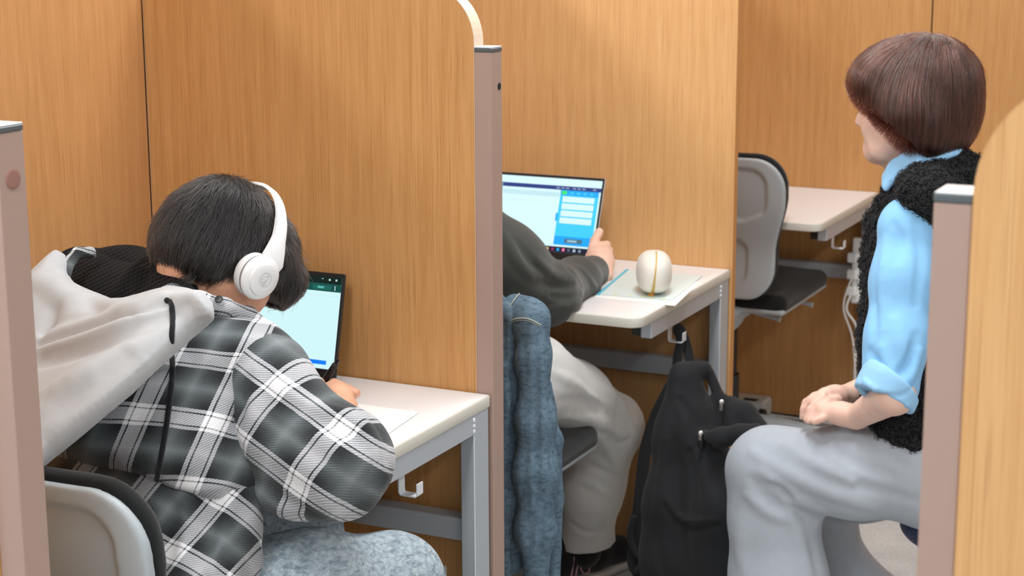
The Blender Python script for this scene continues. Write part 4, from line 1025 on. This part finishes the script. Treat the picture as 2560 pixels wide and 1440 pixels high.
hl, to = at(1400, 1410, 3.56), at(1545, 1398, 3.73); hl[2], to[2] = .058, .042; sd = to-hl; sd[2] = 0; sd /= np.linalg.norm(sd); sn = np.array([sd[1], -sd[0], 0])
s = SDF(); s.chain([hl, hl*.5+to*.5+V3(0, 0, .004), to], [.043, .043, .036], .02); s.chain([hl+V3(0, 0, .04), hl*.6+to*.4+V3(0, 0, .035)], [.036, .026], .02); s.half(V3(0, 0, .018), (0, 0, -1), .003)
me, v = s.mesh(.005); sh = link('shoe', me, SHM, st2, label='black sneaker with a pink outlined letter N')
s = SDF(); s.chain([hl*V3(1, 1, 0)+V3(0, 0, .02)-sd*.004, hl*.5*V3(1, 1, 0)+to*.5*V3(1, 1, 0)+V3(0, 0, .018), to*V3(1, 1, 0)+V3(0, 0, .018)+sd*.004], [.047, .046, .040], .02); s.half(V3(0, 0, .022), (0, 0, 1), .002); s.half(V3(0, 0, .002), (0, 0, -1), .002)
me, v = s.mesh(.005); link('sole', me, SOLE, sh)
Nn = [(0, 0), (.06, 0), (.20, .52), (.42, 0), (.62, 0), (.84, .98), (.62, 1), (.48, .48), (.26, 1), (.06, 1), (-.0, .0)]
NP = [(.00, .0), (.22, .0), (.40, .62), (.62, .0), (.90, .0), (1.12, 1.0), (.90, 1.0), (.74, .42), (.52, 1.0), (.24, 1.0), (.0, .0)]
m = MB(); base = hl*.86+to*.14
L3 = [base+sd*((x-.5)*.062)+sn*(.0445-.006*y)+V3(0, 0, -.024+.050*y) for x, y in NP]
for a, b2 in zip(L3, L3[1:]): m.tube([a, b2], .0022, 6)
m.obj('letter', PINK, sh, smooth=True, kind='stuff')
s = SDF(); o2 = V3(-1.80, 3.50, .05); s.chain([o2, o2+V3(0, .17, -.01)], [.042, .034], .02); s.half(V3(0, 0, .003), (0, 0, -1), .002); me, v = s.mesh(.006); link('shoe', me, SHM, st2)

sk = SDF(); sk.chain([AN2+V3(0, 0, .06), AN2+V3(0, -.01, .0)], [.036, .040], .02); me, v = sk.mesh(.006); link('sock', me, SHM, st2)
# ------------------------------------------------------------------ denim jacket over the chair back
DEN = m_denim('denim', (.10, .155, .21), (.15, .22, .28))
jk = thing('denim_jacket', 'faded blue denim jacket hanging over the back of the middle chair', 'jacket', (-1.5, 2.88, .3))
s = SDF()
s.chain([V3(-1.86, 2.858, .845), V3(-1.64, 2.850, .875), V3(-1.45, 2.856, .858)], [.028, .033, .032], .03)
s.chain([V3(-1.64, 2.832, .80), V3(-1.62, 2.825, .60), V3(-1.60, 2.830, .33)], [.20, .205, .21], .03, flat=((0, 1, 0), .11))
s.chain([at(1268, 790, 2.86), at(1275, 1000, 2.86), at(1280, 1250, 2.865), at(1275, 1400, 2.865)], [.032, .026, .028, .028], .02)
s.chain([at(1368, 960, 2.90), at(1378, 1100, 2.905), at(1385, 1250, 2.905), at(1380, 1440, 2.90)], [.010, .020, .018, .016], .01)
folds(s, [([(1262, 800), (1268, 950), (1275, 1150)], .012, .006), ([(1285, 830), (1290, 1000), (1288, 1200)], .010, -.008), ([(1255, 780), (1262, 900)], .008, -.004)], k=.01); bake_folds(s)
me, v = s.mesh(.0045, ripple(s, .0015, 60, 9)); link('jacket_body', me, DEN, jk)
s = SDF()
SP_ = [at(1290, 775, 2.875), at(1324, 800, 2.87), at(1334, 900, 2.862), at(1338, 1050, 2.858), at(1340, 1180, 2.855), at(1338, 1330, 2.855), at(1340, 1400, 2.855)]
s.chain(SP_, [.030, .032, .029, .033, .038, .035, .026], .03); s.chain([SP_[-1], at(1340, 1450, 2.855)], [.024, .026], .012)
folds(s, [([(1310, 850), (1318, 1000), (1312, 1200), (1318, 1350)], .009, -.005), ([(1352, 850), (1355, 1000), (1365, 1200)], .010, .005), ([(1340, 900), (1338, 1050), (1345, 1250)], .007, -.004), ([(1325, 1370), (1330, 1300)], .006, -.004), ([(1350, 1380), (1352, 1310)], .006, -.004)], k=.01); bake_folds(s)
me, v = s.mesh(.004, ripple(s, .0015, 70, 11)); js = link('sleeve', me, DEN, jk)
STI = mat('pale_thread', (.38, .40, .36), .8)
def seam(S, pts, r, m, name, parent, off=.0012, Y0=2.3):
    P = smooth_path([(x, y, 0) for x, y in pts], 8); q = []
    for x, y, _ in P:
        p = surf(S, x, y, Y0)
        if float(S.ev(p[None])[0]) < .004: q.append(p+S.grad(p[None])[0]*off)
    if len(q) > 2: return MB().tube(q, r, 6).obj(name, m, parent, smooth=True)
seam(s, [(1272, 805), (1290, 797), (1320, 797), (1352, 812)], .0014, STI, 'stitching', js); seam(s, [(1272, 810), (1290, 802), (1320, 802), (1352, 817)], .0006, STI, 'stitching', js)
seam(s, [(1306, 728), (1290, 745), (1270, 775)], .0014, STI, 'stitching', js)

# ------------------------------------------------------------------ black backpack on the hook of the middle desk
BAG = m_fabric('black_nylon', (.020, .021, .023), 900, .8, .25, .4, .1); BAGD = mat('bag_inside', (.006, .006, .007), .9); ZM = mat('zip_metal', (.75, .72, .66), .25, .9)
bp = thing('backpack', 'black backpack hanging open from the hook of the middle desk', 'backpack', (-1.26, 3.45, .10))
fl = (FW*V3(1, 1, 0), .74); s = SDF()
s.chain([at(1712, 955, 3.515), at(1722, 1090, 3.50), at(1722, 1260, 3.49), at(1722, 1400, 3.48), at(1722, 1470, 3.48)], [.038, .070, .094, .100, .092], .04, flat=fl)
s.chain([at(1775, 1150, 3.47), at(1815, 1280, 3.44), at(1810, 1440, 3.44)], [.050, .070, .080], .03, flat=fl)
s.chain([at(1700, 925, 3.53), at(1760, 922, 3.54)], [.018, .016], .02)
s.chain([at(1776, 935, 3.55), at(1800, 1000, 3.54), at(1835, 1070, 3.52)], [.010, .013, .02], .012)
s.chain([at(1830, 1010, 3.56), at(1860, 1035, 3.55), at(1890, 1070, 3.54)], [.018, .024, .025], .02)
s.chain([at(1765, 1085, 3.44), at(1800, 1095, 3.43), at(1850, 1085, 3.43), at(1890, 1080, 3.44)], [.016, .020, .018, .02], .02)
s.ell(at(1792, 1035, 3.47), (.024, .05, .042), .012, op='s')
folds(s, [([(1690, 980), (1720, 1100), (1740, 1250)], .012, .006), ([(1700, 1000), (1745, 1060), (1755, 1110)], .008, -.005), ([(1680, 1080), (1690, 1200), (1700, 1290)], .012, -.006), ([(1725, 1130), (1740, 1230), (1750, 1300)], .010, -.006),
          ([(1665, 1250), (1690, 1290), (1740, 1305), (1790, 1300)], .007, .004), ([(1660, 1262), (1690, 1304), (1740, 1319), (1790, 1314)], .005, -.004), ([(1640, 1330), (1650, 1400), (1660, 1440)], .012, -.005), ([(1770, 1110), (1790, 1200), (1810, 1260)], .012, -.006), ([(1660, 1100), (1655, 1200), (1640, 1290)], .012, .005)], k=.012); bake_folds(s)
me, v = s.mesh(.0045, ripple(s, .0012, 50, 12)); link('bag_body', me, BAG, bp)
hk = V3(-1.330, 3.555, .646)
MB().tube([at(1690, 950, 3.53), at(1694, 890, 3.545), at(1702, 850, 3.555), hk+V3(-.002, -.004, .002), hk+V3(.004, .006, -.002), at(1718, 870, 3.57), at(1728, 925, 3.56)], 1, flat=(.020, .0025, (.45, -.85, .1))).obj('hanging_loop', BAG, bp)
MB().tube([at(1695, 935, 3.52), at(1672, 975, 3.50), at(1640, 1040, 3.48), at(1615, 1120, 3.46), at(1602, 1220, 3.45), at(1592, 1320, 3.445), at(1582, 1400, 3.44), at(1600, 1440, 3.44)], 1, flat=(.026, .006, (.3, -.95, .1))).obj('shoulder_strap', BAG, bp)
MB().tube([at(1585, 1290, 3.43), at(1575, 1340, 3.43), at(1590, 1380, 3.43), at(1610, 1400, 3.43), at(1590, 1430, 3.43)], .008, 8).obj('strap_webbing', BAG, bp, smooth=True)
for x, y, Y in ((1752, 1082, 3.425), (1804, 1004, 3.50)):
    c = at(x, y, Y); MB().lathe(c, [(0, -.004), (.005, -.003), (.0055, 0), (.005, .003), (0, .004)], -FW, 12).box(c+V3(-.004, -.004, -.020), c+V3(.003, .0, -.004), .001).obj('zip_pull', ZM, bp, smooth=True)
MB().tube([at(1752, 1100, 3.425), at(1750, 1118, 3.423)], .0055, 8).obj('pull_tab', BLACK, bp)
# ================================================================== the person with the brown bob
SKIN3 = m_skin('skin_fair', (.86, .60, .49))
w3 = thing('person', 'person with a brown bob, blue shirt and black fleece vest, sitting in the aisle', 'person', (-.74, 3.40, 0))
F3, R3, U3 = frame((-.99, .085, -.12)); H3 = at(2263, 255, 3.38); P3 = lambda r, f, u: H3+R3*r+F3*f+U3*u; M3 = np.array([R3, F3, U3])
NK3 = at(2300, 430, 3.40); SH3, EL3, WR3 = at(2270, 575, 3.26), at(2236, 985, 3.15), at(2140, 1043, 3.262)
SR3, ER3, WRR = at(2260, 560, 3.54), at(2235, 950, 3.52), at(2112, 992, 3.37)
PEL3 = at(2350, 1150, 3.41); KN3, HP3 = at(1925, 1172, 3.28), at(2330, 1180, 3.32)
b = SDF(); head_sdf(b, H3, F3, R3, U3, .90)
b.chain([H3-U3*.06-F3*.03, NK3], [.050, .046], .03); b.chain([NK3, at(2330, 560, 3.40), at(2330, 850, 3.40), PEL3], [.06, .095, .085, .11], .03)
b.chain([SH3, at(2330, 540, 3.40), SR3], [.030, .045, .030], .02)
b.chain([SH3, EL3], [.030, .034], .02); b.chain([EL3, WR3], [.037, .0235], .02); b.chain([SR3, ER3], [.042, .036], .02); b.chain([ER3, WRR], [.036, .023], .02)
# left hand resting on the thigh
kl = at(2066, 1030, 3.262)
b.chain([WR3, WR3*.5+kl*.5+V3(0, -.003, .003), kl], [.0235, .027, .020], .012, flat=((0, .25, 1), .82))
for i, (x1, y1, x2, y2, x3, y3) in enumerate(((2046, 1026, 2030, 1034, 2018, 1044), (2042, 1032, 2026, 1041, 2016, 1050), (2046, 1040, 2032, 1048, 2022, 1053), (2054, 1046, 2042, 1052, 2034, 1055))):
    finger(b, [at(2068, 1024+i*5, 3.285-.014*i), at(x1, y1, 3.280-.014*i), at(x2, y2, 3.276-.013*i), at(x3, y3, 3.272-.012*i)], .0088-.0003*i)
finger(b, [at(2100, 1018, 3.28), at(2076, 1012, 3.29), at(2056, 1016, 3.295)], .010)
# right hand laid over it, fingers hanging over the edge
kr = at(2066, 985, 3.315)
b.chain([WRR, WRR*.5+kr*.5, kr], [.0225, .0245, .0175], .012, flat=((0, .2, 1), .8))
for i, (x0, y0, x1, y1, x2, y2, x3, y3) in enumerate(((2058, 992, 2040, 1008, 2026, 1024, 2018, 1040), (2054, 986, 2026, 1000, 2010, 1022, 2006, 1042), (2060, 984, 2036, 990, 2014, 1006, 2006, 1026), (2066, 986, 2046, 988, 2024, 998, 2014, 1012))):
    finger(b, [at(x0, y0, 3.285+.014*i), at(x1, y1, 3.275+.015*i), at(x2, y2, 3.268+.016*i), at(x3, y3, 3.266+.016*i)], .0088-.0003*i)
finger(b, [at(2096, 1000, 3.31), at(2070, 1004, 3.285), at(2050, 1022, 3.262)], .0098)
b.chain([PEL3+V3(0, -.06, 0), HP3, KN3], [.09, .075, .052], .03); AN3 = at(1950, 1440, 3.28)*1.0; AN3 = V3(AN3[0], 3.29, .08)
b.chain([KN3, AN3], [.050, .032], .02); b.chain([AN3+V3(.04, 0, -.03), AN3+V3(-.12, 0, -.05)], [.034, .024], .02)
KF3, AF3 = at(1975, 1205, 3.49), V3(-.86, 3.56, .08)
b.chain([PEL3+V3(0, .09, 0), KF3], [.09, .052], .03); b.chain([KF3, AF3], [.048, .032], .02); b.chain([AF3+V3(.04, 0, -.03), AF3+V3(-.12, .02, -.05)], [.034, .024], .02)
me, _ = b.mesh(.004); link('body', me, SKIN3, w3)
# closed lid line, lash and brow on the side turned to us, lips
LIP = mat('lip', (.74, .40, .34), .45); LASH = mat('lash', (.02, .012, .01), .6)
for q in (-1, 1):
    PS = lambda r, f, u: P3(r*.90, f*.90, u*.90)
    pp = [PS(q*(.018+.026*t), .0905-.010*t*t, -.0115-.002*math.sin(3.1*t)) for t in (0, .33, .66, 1)]; MB().tube(pp, .0011, 6).obj('eyelashes', LASH, w3, smooth=True)
MB().tube([PS(-.020, .0895, -.0665), PS(-.008, .0955, -.0655), PS(0, .0955, -.067), PS(.008, .0955, -.0655), PS(.020, .0895, -.0665)], [.001, .0022, .0022, .0022, .001], 8).tube([PS(-.017, .088, -.070), PS(0, .0935, -.0725), PS(.017, .088, -.070)], [.001, .0026, .001], 8).obj('lips', LIP, w3, smooth=True)

# --- blue shirt: sleeves with turned-up cuffs, collar
BLUE = m_fabric('blue_chambray', (.26, .54, .84), 1100, .9, .10, .35, .1); BLUED = m_fabric('blue_cuff', (.32, .60, .88), 1100, .9, .08, .3, .1)
def cuff_cut(S, c, n): S.p.append((lambda P, c=np.array(c), n=np.array(n)/np.linalg.norm(n): (P-c)@n, None, None, .004, 'h'))
s = SDF(); s.chain([at(2268, 585, 3.27), at(2256, 700, 3.24), at(2241, 850, 3.20), at(2226, 960, 3.165)], [.052, .0535, .0535, .054], .04); s.ell(at(2262, 555, 3.27), (.042, .045, .045), .03)
ce, cd = at(2214, 985, 3.155), at(2208, 985, 3.155)-at(2228, 880, 3.19); cd /= np.linalg.norm(cd); cuff_cut(s, ce, cd+V3(-.1, 0, 0))
folds(s, [([(2200, 640), (2190, 760), (2185, 860)], .010, -.004), ([(2215, 600), (2205, 700), (2210, 820)], .014, .004), ([(2290, 560), (2300, 650), (2290, 760)], .010, -.004), ([(2240, 800), (2260, 880), (2245, 940)], .012, .004), ([(2290, 840), (2270, 910), (2230, 950)], .010, -.005),
          ([(2205, 870), (2225, 930), (2240, 950)], .008, .004), ([(2175, 880), (2200, 930)], .008, -.004), ([(2235, 560), (2250, 600), (2245, 650)], .006, -.002), ([(2300, 880), (2280, 940), (2250, 965)], .008, .005)], k=.012); bake_folds(s)
me, v = s.mesh(.004, ripple(s, .0010, 55, 21)); sl = link('shirt_sleeve', me, BLUE, w3)
s = SDF(); cdir = at(2208, 985, 3.15)-at(2232, 900, 3.18); cdir /= np.linalg.norm(cdir)
s.chain([at(2232, 948, 3.165), at(2212, 992, 3.155)], [.0605, .0600], .03)
tilt = cdir+RT*-.28; tilt /= np.linalg.norm(tilt); cuff_cut(s, at(2215, 1003, 3.155), cdir+RT*-.20); cuff_cut(s, at(2228, 945, 3.165), -(cdir+RT*-.55))
s.chain([at(2200, 1030, 3.15), at(2225, 960, 3.165)], .0470, .004, op='s')
folds(s, [([(2160, 950), (2200, 985), (2240, 1005)], .005, .003), ([(2150, 975), (2200, 1005), (2270, 1015)], .008, .003), ([(2200, 985), (2250, 990), (2290, 965)], .005, -.003)], k=.006); bake_folds(s)
me, v = s.mesh(.003, ripple(s, .0008, 70, 23)); link('cuff', me, BLUED, sl)
s = SDF(); s.chain([SR3, ER3], [.055, .056], .04); me, v = s.mesh(.006); link('shirt_sleeve', me, BLUE, w3)
s = SDF()
ringc = [at(2222, 455, 3.33), at(2248, 425, 3.315), at(2285, 400, 3.31), at(2330, 385, 3.32), at(2375, 380, 3.36), at(2392, 384, 3.42)]
s.chain(ringc, [.012, .020, .023, .021, .016, .012], .01, flat=((NK3-ringc[2]), .38))
pillow(s, [(2206, 470), (2211, 440), (2232, 412), (2262, 392), (2295, 380), (2300, 404), (2262, 428), (2232, 458), (2214, 478)], [(2210, 460, 3.315), (2290, 390, 3.30), (2250, 440, 3.295)], .008, .010)
pillow(s, [(2290, 385), (2340, 372), (2400, 366), (2403, 380), (2372, 392), (2320, 402), (2292, 408)], [(2290, 395, 3.30), (2400, 370, 3.36), (2330, 400, 3.295)], .007, .010)
me, v = s.mesh(.003); link('collar', me, BLUED, w3)
SK = at(2310, 430, 3.40)

# --- black fleece vest
def m_fleece(name):
    m = mat(name, (.012, .012, .013), 1, spec=.1); t = NT(m); n = t.n('ShaderNodeTexVoronoi', None, Vector=t.co(), Scale=170.0); n2 = t.noise(t.co(), 260, 3, .7)
    t.base(t.ramp(t.math('ADD', t.math('MULTIPLY', n, .5), t.math('MULTIPLY', n2, .5)), [(.25, (.004, .004, .005)), (.6, (.02, .021, .022)), (.85, (.06, .06, .065))])); t.bump(n2, 1.0, .004); return m
FLE = m_fleece('black_fleece')
s = SDF(); fx = ((1, 0, 0), .78)
s.chain([at(2330, 505, 3.40), at(2322, 640, 3.40), at(2314, 850, 3.40), at(2326, 1000, 3.40), at(2345, 1075, 3.40)], [.115, .150, .152, .150, .150], .04, flat=fx)
s.chain([at(2315, 478, 3.27), at(2335, 448, 3.38), at(2345, 445, 3.46), at(2340, 480, 3.54)], [.052, .052, .052, .05], .04)
s.chain([at(2258, 500, 3.33), at(2215, 560, 3.35)], [.03, .035], .03)
s.chain([at(2380, 420, 3.36), at(2420, 450, 3.38)], [.035, .05], .03)
s.p.append((lambda P, o=NK3+V3(-.02, -.03, .03): .056-np.linalg.norm(P-o, axis=-1), None, None, .006, 'h'))
s.chain([at(2262, 650, 3.225), at(2240, 580, 3.225)], [.045, .034], .01, op='s')
folds(s, [([(2180, 700), (2172, 800), (2170, 900)], .010, .004), ([(2290, 1010), (2240, 1060), (2200, 1090)], .012, .005)]); bake_folds(s)
me, v = s.mesh(.0055, ripple(s, .003, 150, 24)); vst = link('vest', me, FLE, w3, label='curly black fleece vest')
rng = np.random.RandomState(9); n_ = 16000
vis = (v@V3(0, 1, 0) < 3.44); vv_ = v[vis]; rt = vv_[rng.randint(0, len(vv_), n_)]+rng.normal(size=(n_, 3))*.002; g = s.grad(rt)
a = np.cross(g, rng.normal(size=(n_, 3))); a /= np.linalg.norm(a, axis=1, keepdims=True); c = np.cross(g, a); R_ = .0016+.0022*rng.rand(n_, 1); tp = []
for t_ in np.linspace(0, 5.2, 8): tp.append(rt+g*(.0005+.0012*t_*(.3+R_*120))+a*R_*math.cos(t_)+c*R_*math.sin(t_))
strands('fleece_curls', np.stack(tp, 1), .00055, .0004, mat('fleece_fibre', (.022, .022, .024), .7), vst, kind='stuff')
s = SDF(); pillow(s, [(2274, 1085), (2280, 1060), (2300, 1045), (2330, 1035), (2340, 1100), (2310, 1108)], [(2280, 1080, 3.25), (2330, 1040, 3.26), (2330, 1100, 3.27)], .008, .02); me, v = s.mesh(.004); link('shirt_hem', me, mat('pale_hem', (.50, .60, .64), .8), w3)

# --- wide grey trousers
TRO = m_fabric('grey_trousers', (.43, .475, .53), 1000, .85, .10, .3, .15)
s = SDF()
s.chain([at(2345, 1180, 3.34), at(2150, 1178, 3.31), KN3], [.094, .088, .079], .04)
s.chain([KN3, at(1935, 1300, 3.28), at(1946, 1440, 3.28), V3(AN3[0]+.02, AN3[1], .06)], [.078, .084, .093, .105], .04, flat=((.4, -.9, 0), .85))
s.chain([at(2345, 1170, 3.50), at(2150, 1195, 3.49), KF3], [.095, .085, .075], .04)
s.chain([KF3, at(2060, 1300, 3.53), at(2112, 1440, 3.55), V3(AF3[0]+.02, AF3[1], .06)], [.072, .060, .060, .08], .04)
s.chain([PEL3+V3(.02, -.06, 0), PEL3+V3(.02, .08, 0)], .125, .04)
s.half(V3(0, 0, .035), (0, 0, -1), .006)
folds(s, [([(1880, 1130), (1960, 1180), (2060, 1230), (2180, 1270)], .012, .005), ([(1990, 1130), (2070, 1180), (2160, 1220), (2290, 1250)], .014, -.006), ([(1960, 1110), (2040, 1160), (2130, 1205)], .012, .005), ([(2050, 1090), (2130, 1150), (2230, 1190)], .012, -.004), ([(2190, 1090), (2230, 1120), (2280, 1150)], .008, .003),
          ([(1880, 1200), (1940, 1260), (1990, 1290), (2040, 1298)], .014, -.007), ([(1910, 1180), (1970, 1235), (2050, 1275)], .012, .007), ([(1870, 1240), (1920, 1280), (1970, 1300)], .012, .006), ([(1915, 1215), (1945, 1222), (1975, 1243)], .008, -.006), ([(1990, 1310), (2030, 1380), (2050, 1440)], .012, -.004), ([(1960, 1260), (2000, 1340), (2020, 1440)], .014, .004), ([(1860, 1300), (1850, 1370), (1860, 1440)], .02, .003)], k=.014); bake_folds(s)
me, v = s.mesh(.005, ripple(s, .0012, 45, 25)); link('trousers', me, TRO, w3, label='wide light grey trousers')
for an in (AN3, AF3):
    s = SDF(); s.chain([an+V3(.05, 0, -.045), an+V3(-.05, 0, -.045), an+V3(-.15, 0, -.055)], [.036, .038, .028], .02); s.half(V3(0, 0, .003), (0, 0, -1), .002); me, v = s.mesh(.006); link('shoe', me, SHOE, w3)

# --- brown bob
HAIR3 = m_hair('brown_hair', (.046, .016, .011), .2); CAP3 = mat('brown_hair_base', (.028, .012, .009), .55)
hs = SDF(); Q = lambda x, y, Y: at(x, y, Y)
hs.ell(Q(2290, 207, 3.38), (.098, .121, .094), .03, M3); hs.ell(Q(2330, 235, 3.38), (.096, .088, .098), .03, M3); hs.ell(Q(2352, 290, 3.38), (.090, .070, .070), .03, M3)
hs.ell(Q(2215, 205, 3.37), (.082, .066, .056), .03, M3); hs.ell(Q(2330, 340, 3.38), (.078, .062, .045), .03, M3)
hs.chain([Q(2200, 215, 3.31), Q(2260, 290, 3.295), Q(2300, 340, 3.305)], [.030, .034, .026], .06)
grow_s = SDF(); grow_s.p = hs.p[:]
nd = (F3*.66-U3*.71-R3*.26); c1 = Q(2200, 272, 3.36); c2 = Q(2330, 366, 3.38)
hs.half(c1, nd, .010); hs.half(c2, -U3+F3*.06, .008)
hs.ell(P3(0, .07, -.055), (.066, .055, .070), .01, M3, op='s')
me, v = hs.mesh(.004); h3 = link('hair', me, CAP3, w3, label='brown bobbed hair with a swept fringe')
rng = np.random.RandomState(11)
def streak(P, C_, M_, n):
    q = (P-C_)@M_.T; th = np.arctan2(q[:, 0], q[:, 1])+.25*q[:, 2]/.1
    return -.0008+.0011*np.sin(th*38+2*np.sin(th*13))+.0008*np.sin(th*97)+.0022*rng.rand(n)-.0011
W3 = Q(2325, 85, 3.38); N3 = 17000
def flow3(P, g):
    d = P-W3; r = np.linalg.norm(d, axis=1, keepdims=True); d = d/np.maximum(r, .01); f = ((P-H3)@F3)[:, None]; u = ((P-H3)@U3)[:, None]
    q = P@M3.T; w = np.stack([np.sin(q[:, 0]*80+2*np.sin(q[:, 2]*60)), np.sin(q[:, 1]*90+2*np.sin(q[:, 2]*50)), q[:, 1]*0], 1)*.07
    return d+w@M3+(-U3)*(.5+r*9)-F3*np.clip((-u+.01)*12, 0, 1.6)*(f > -.02)+F3*np.clip(u*6, 0, .5)
rows = sample_surface(v, N3, rng); cutr = rng.rand(N3)
st_ = lambda P: ((P-c1)@nd > .005*cutr[:len(P)]) | ((P-c2)@(-U3+F3*.06) > .004+.010*cutr[:len(P)])
L = .05+.09*rng.rand(N3); tips = grow(grow_s, rows, flow3, L, 12, .003, rng, .03, streak(rows, H3, M3, N3), st_)
strands('hair_strands', tips, .00042, .00018, HAIR3, h3, kind='stuff')
fr = sample_surface(v, 260, rng); strands('flyaway_hair', grow(grow_s, fr, flow3, .05+.06*rng.rand(260), 12, .008, rng, .10, .001+0*fr[:, 0], st_), .0003, .0001, HAIR3, h3, kind='stuff')
tp = []
for k in range(26):
    x0 = rng.uniform(0, 1); A_ = Q(2205+60*x0, 290+38*x0, 3.285); e_ = Q(2222+50*x0+rng.normal()*6, 350+rng.normal()*9, 3.295); m_ = Q(2208+55*x0+rng.normal()*3, 325, 3.282)
    tp.append(smooth_path([A_, m_, e_], 4))
strands('loose_strands', np.array(tp), .0006, .0003, HAIR3, h3, kind='stuff')
# drawstring: laid on whatever lies beneath it (hood, then shirt)
allS = [o for o in st1.children if o.name.split('.')[0] in ('hood', 'shirt')]
bpy.context.view_layer.update(); deps = bpy.context.evaluated_depsgraph_get(); pts = []
CP = smooth_path([(x, y, 0) for x, y in CORDPTS], 9)
for x, y, _ in CP:
    d = at(x, y, 2.0)-CAM; d /= np.linalg.norm(d); best = None
    for o in allS:
        hit, loc, nor, idx = o.ray_cast(Vector(CAM), Vector(d))
        if hit and (best is None or (loc-Vector(CAM)).length < best[0]): best = ((loc-Vector(CAM)).length, np.array(loc)+np.array(nor)*.0034)
    if best: pts.append(best[1])
pts = [np.mean(pts[max(0, i-2):i+3], 0)-FW*.0042 for i in range(0, len(pts), 3)]
pts = [pts[0]+FW*.008]+pts
MB().tube(pts, .0041, 10).obj('drawstring', CORD, st1, smooth=True, label='long black drawstring')
settle()
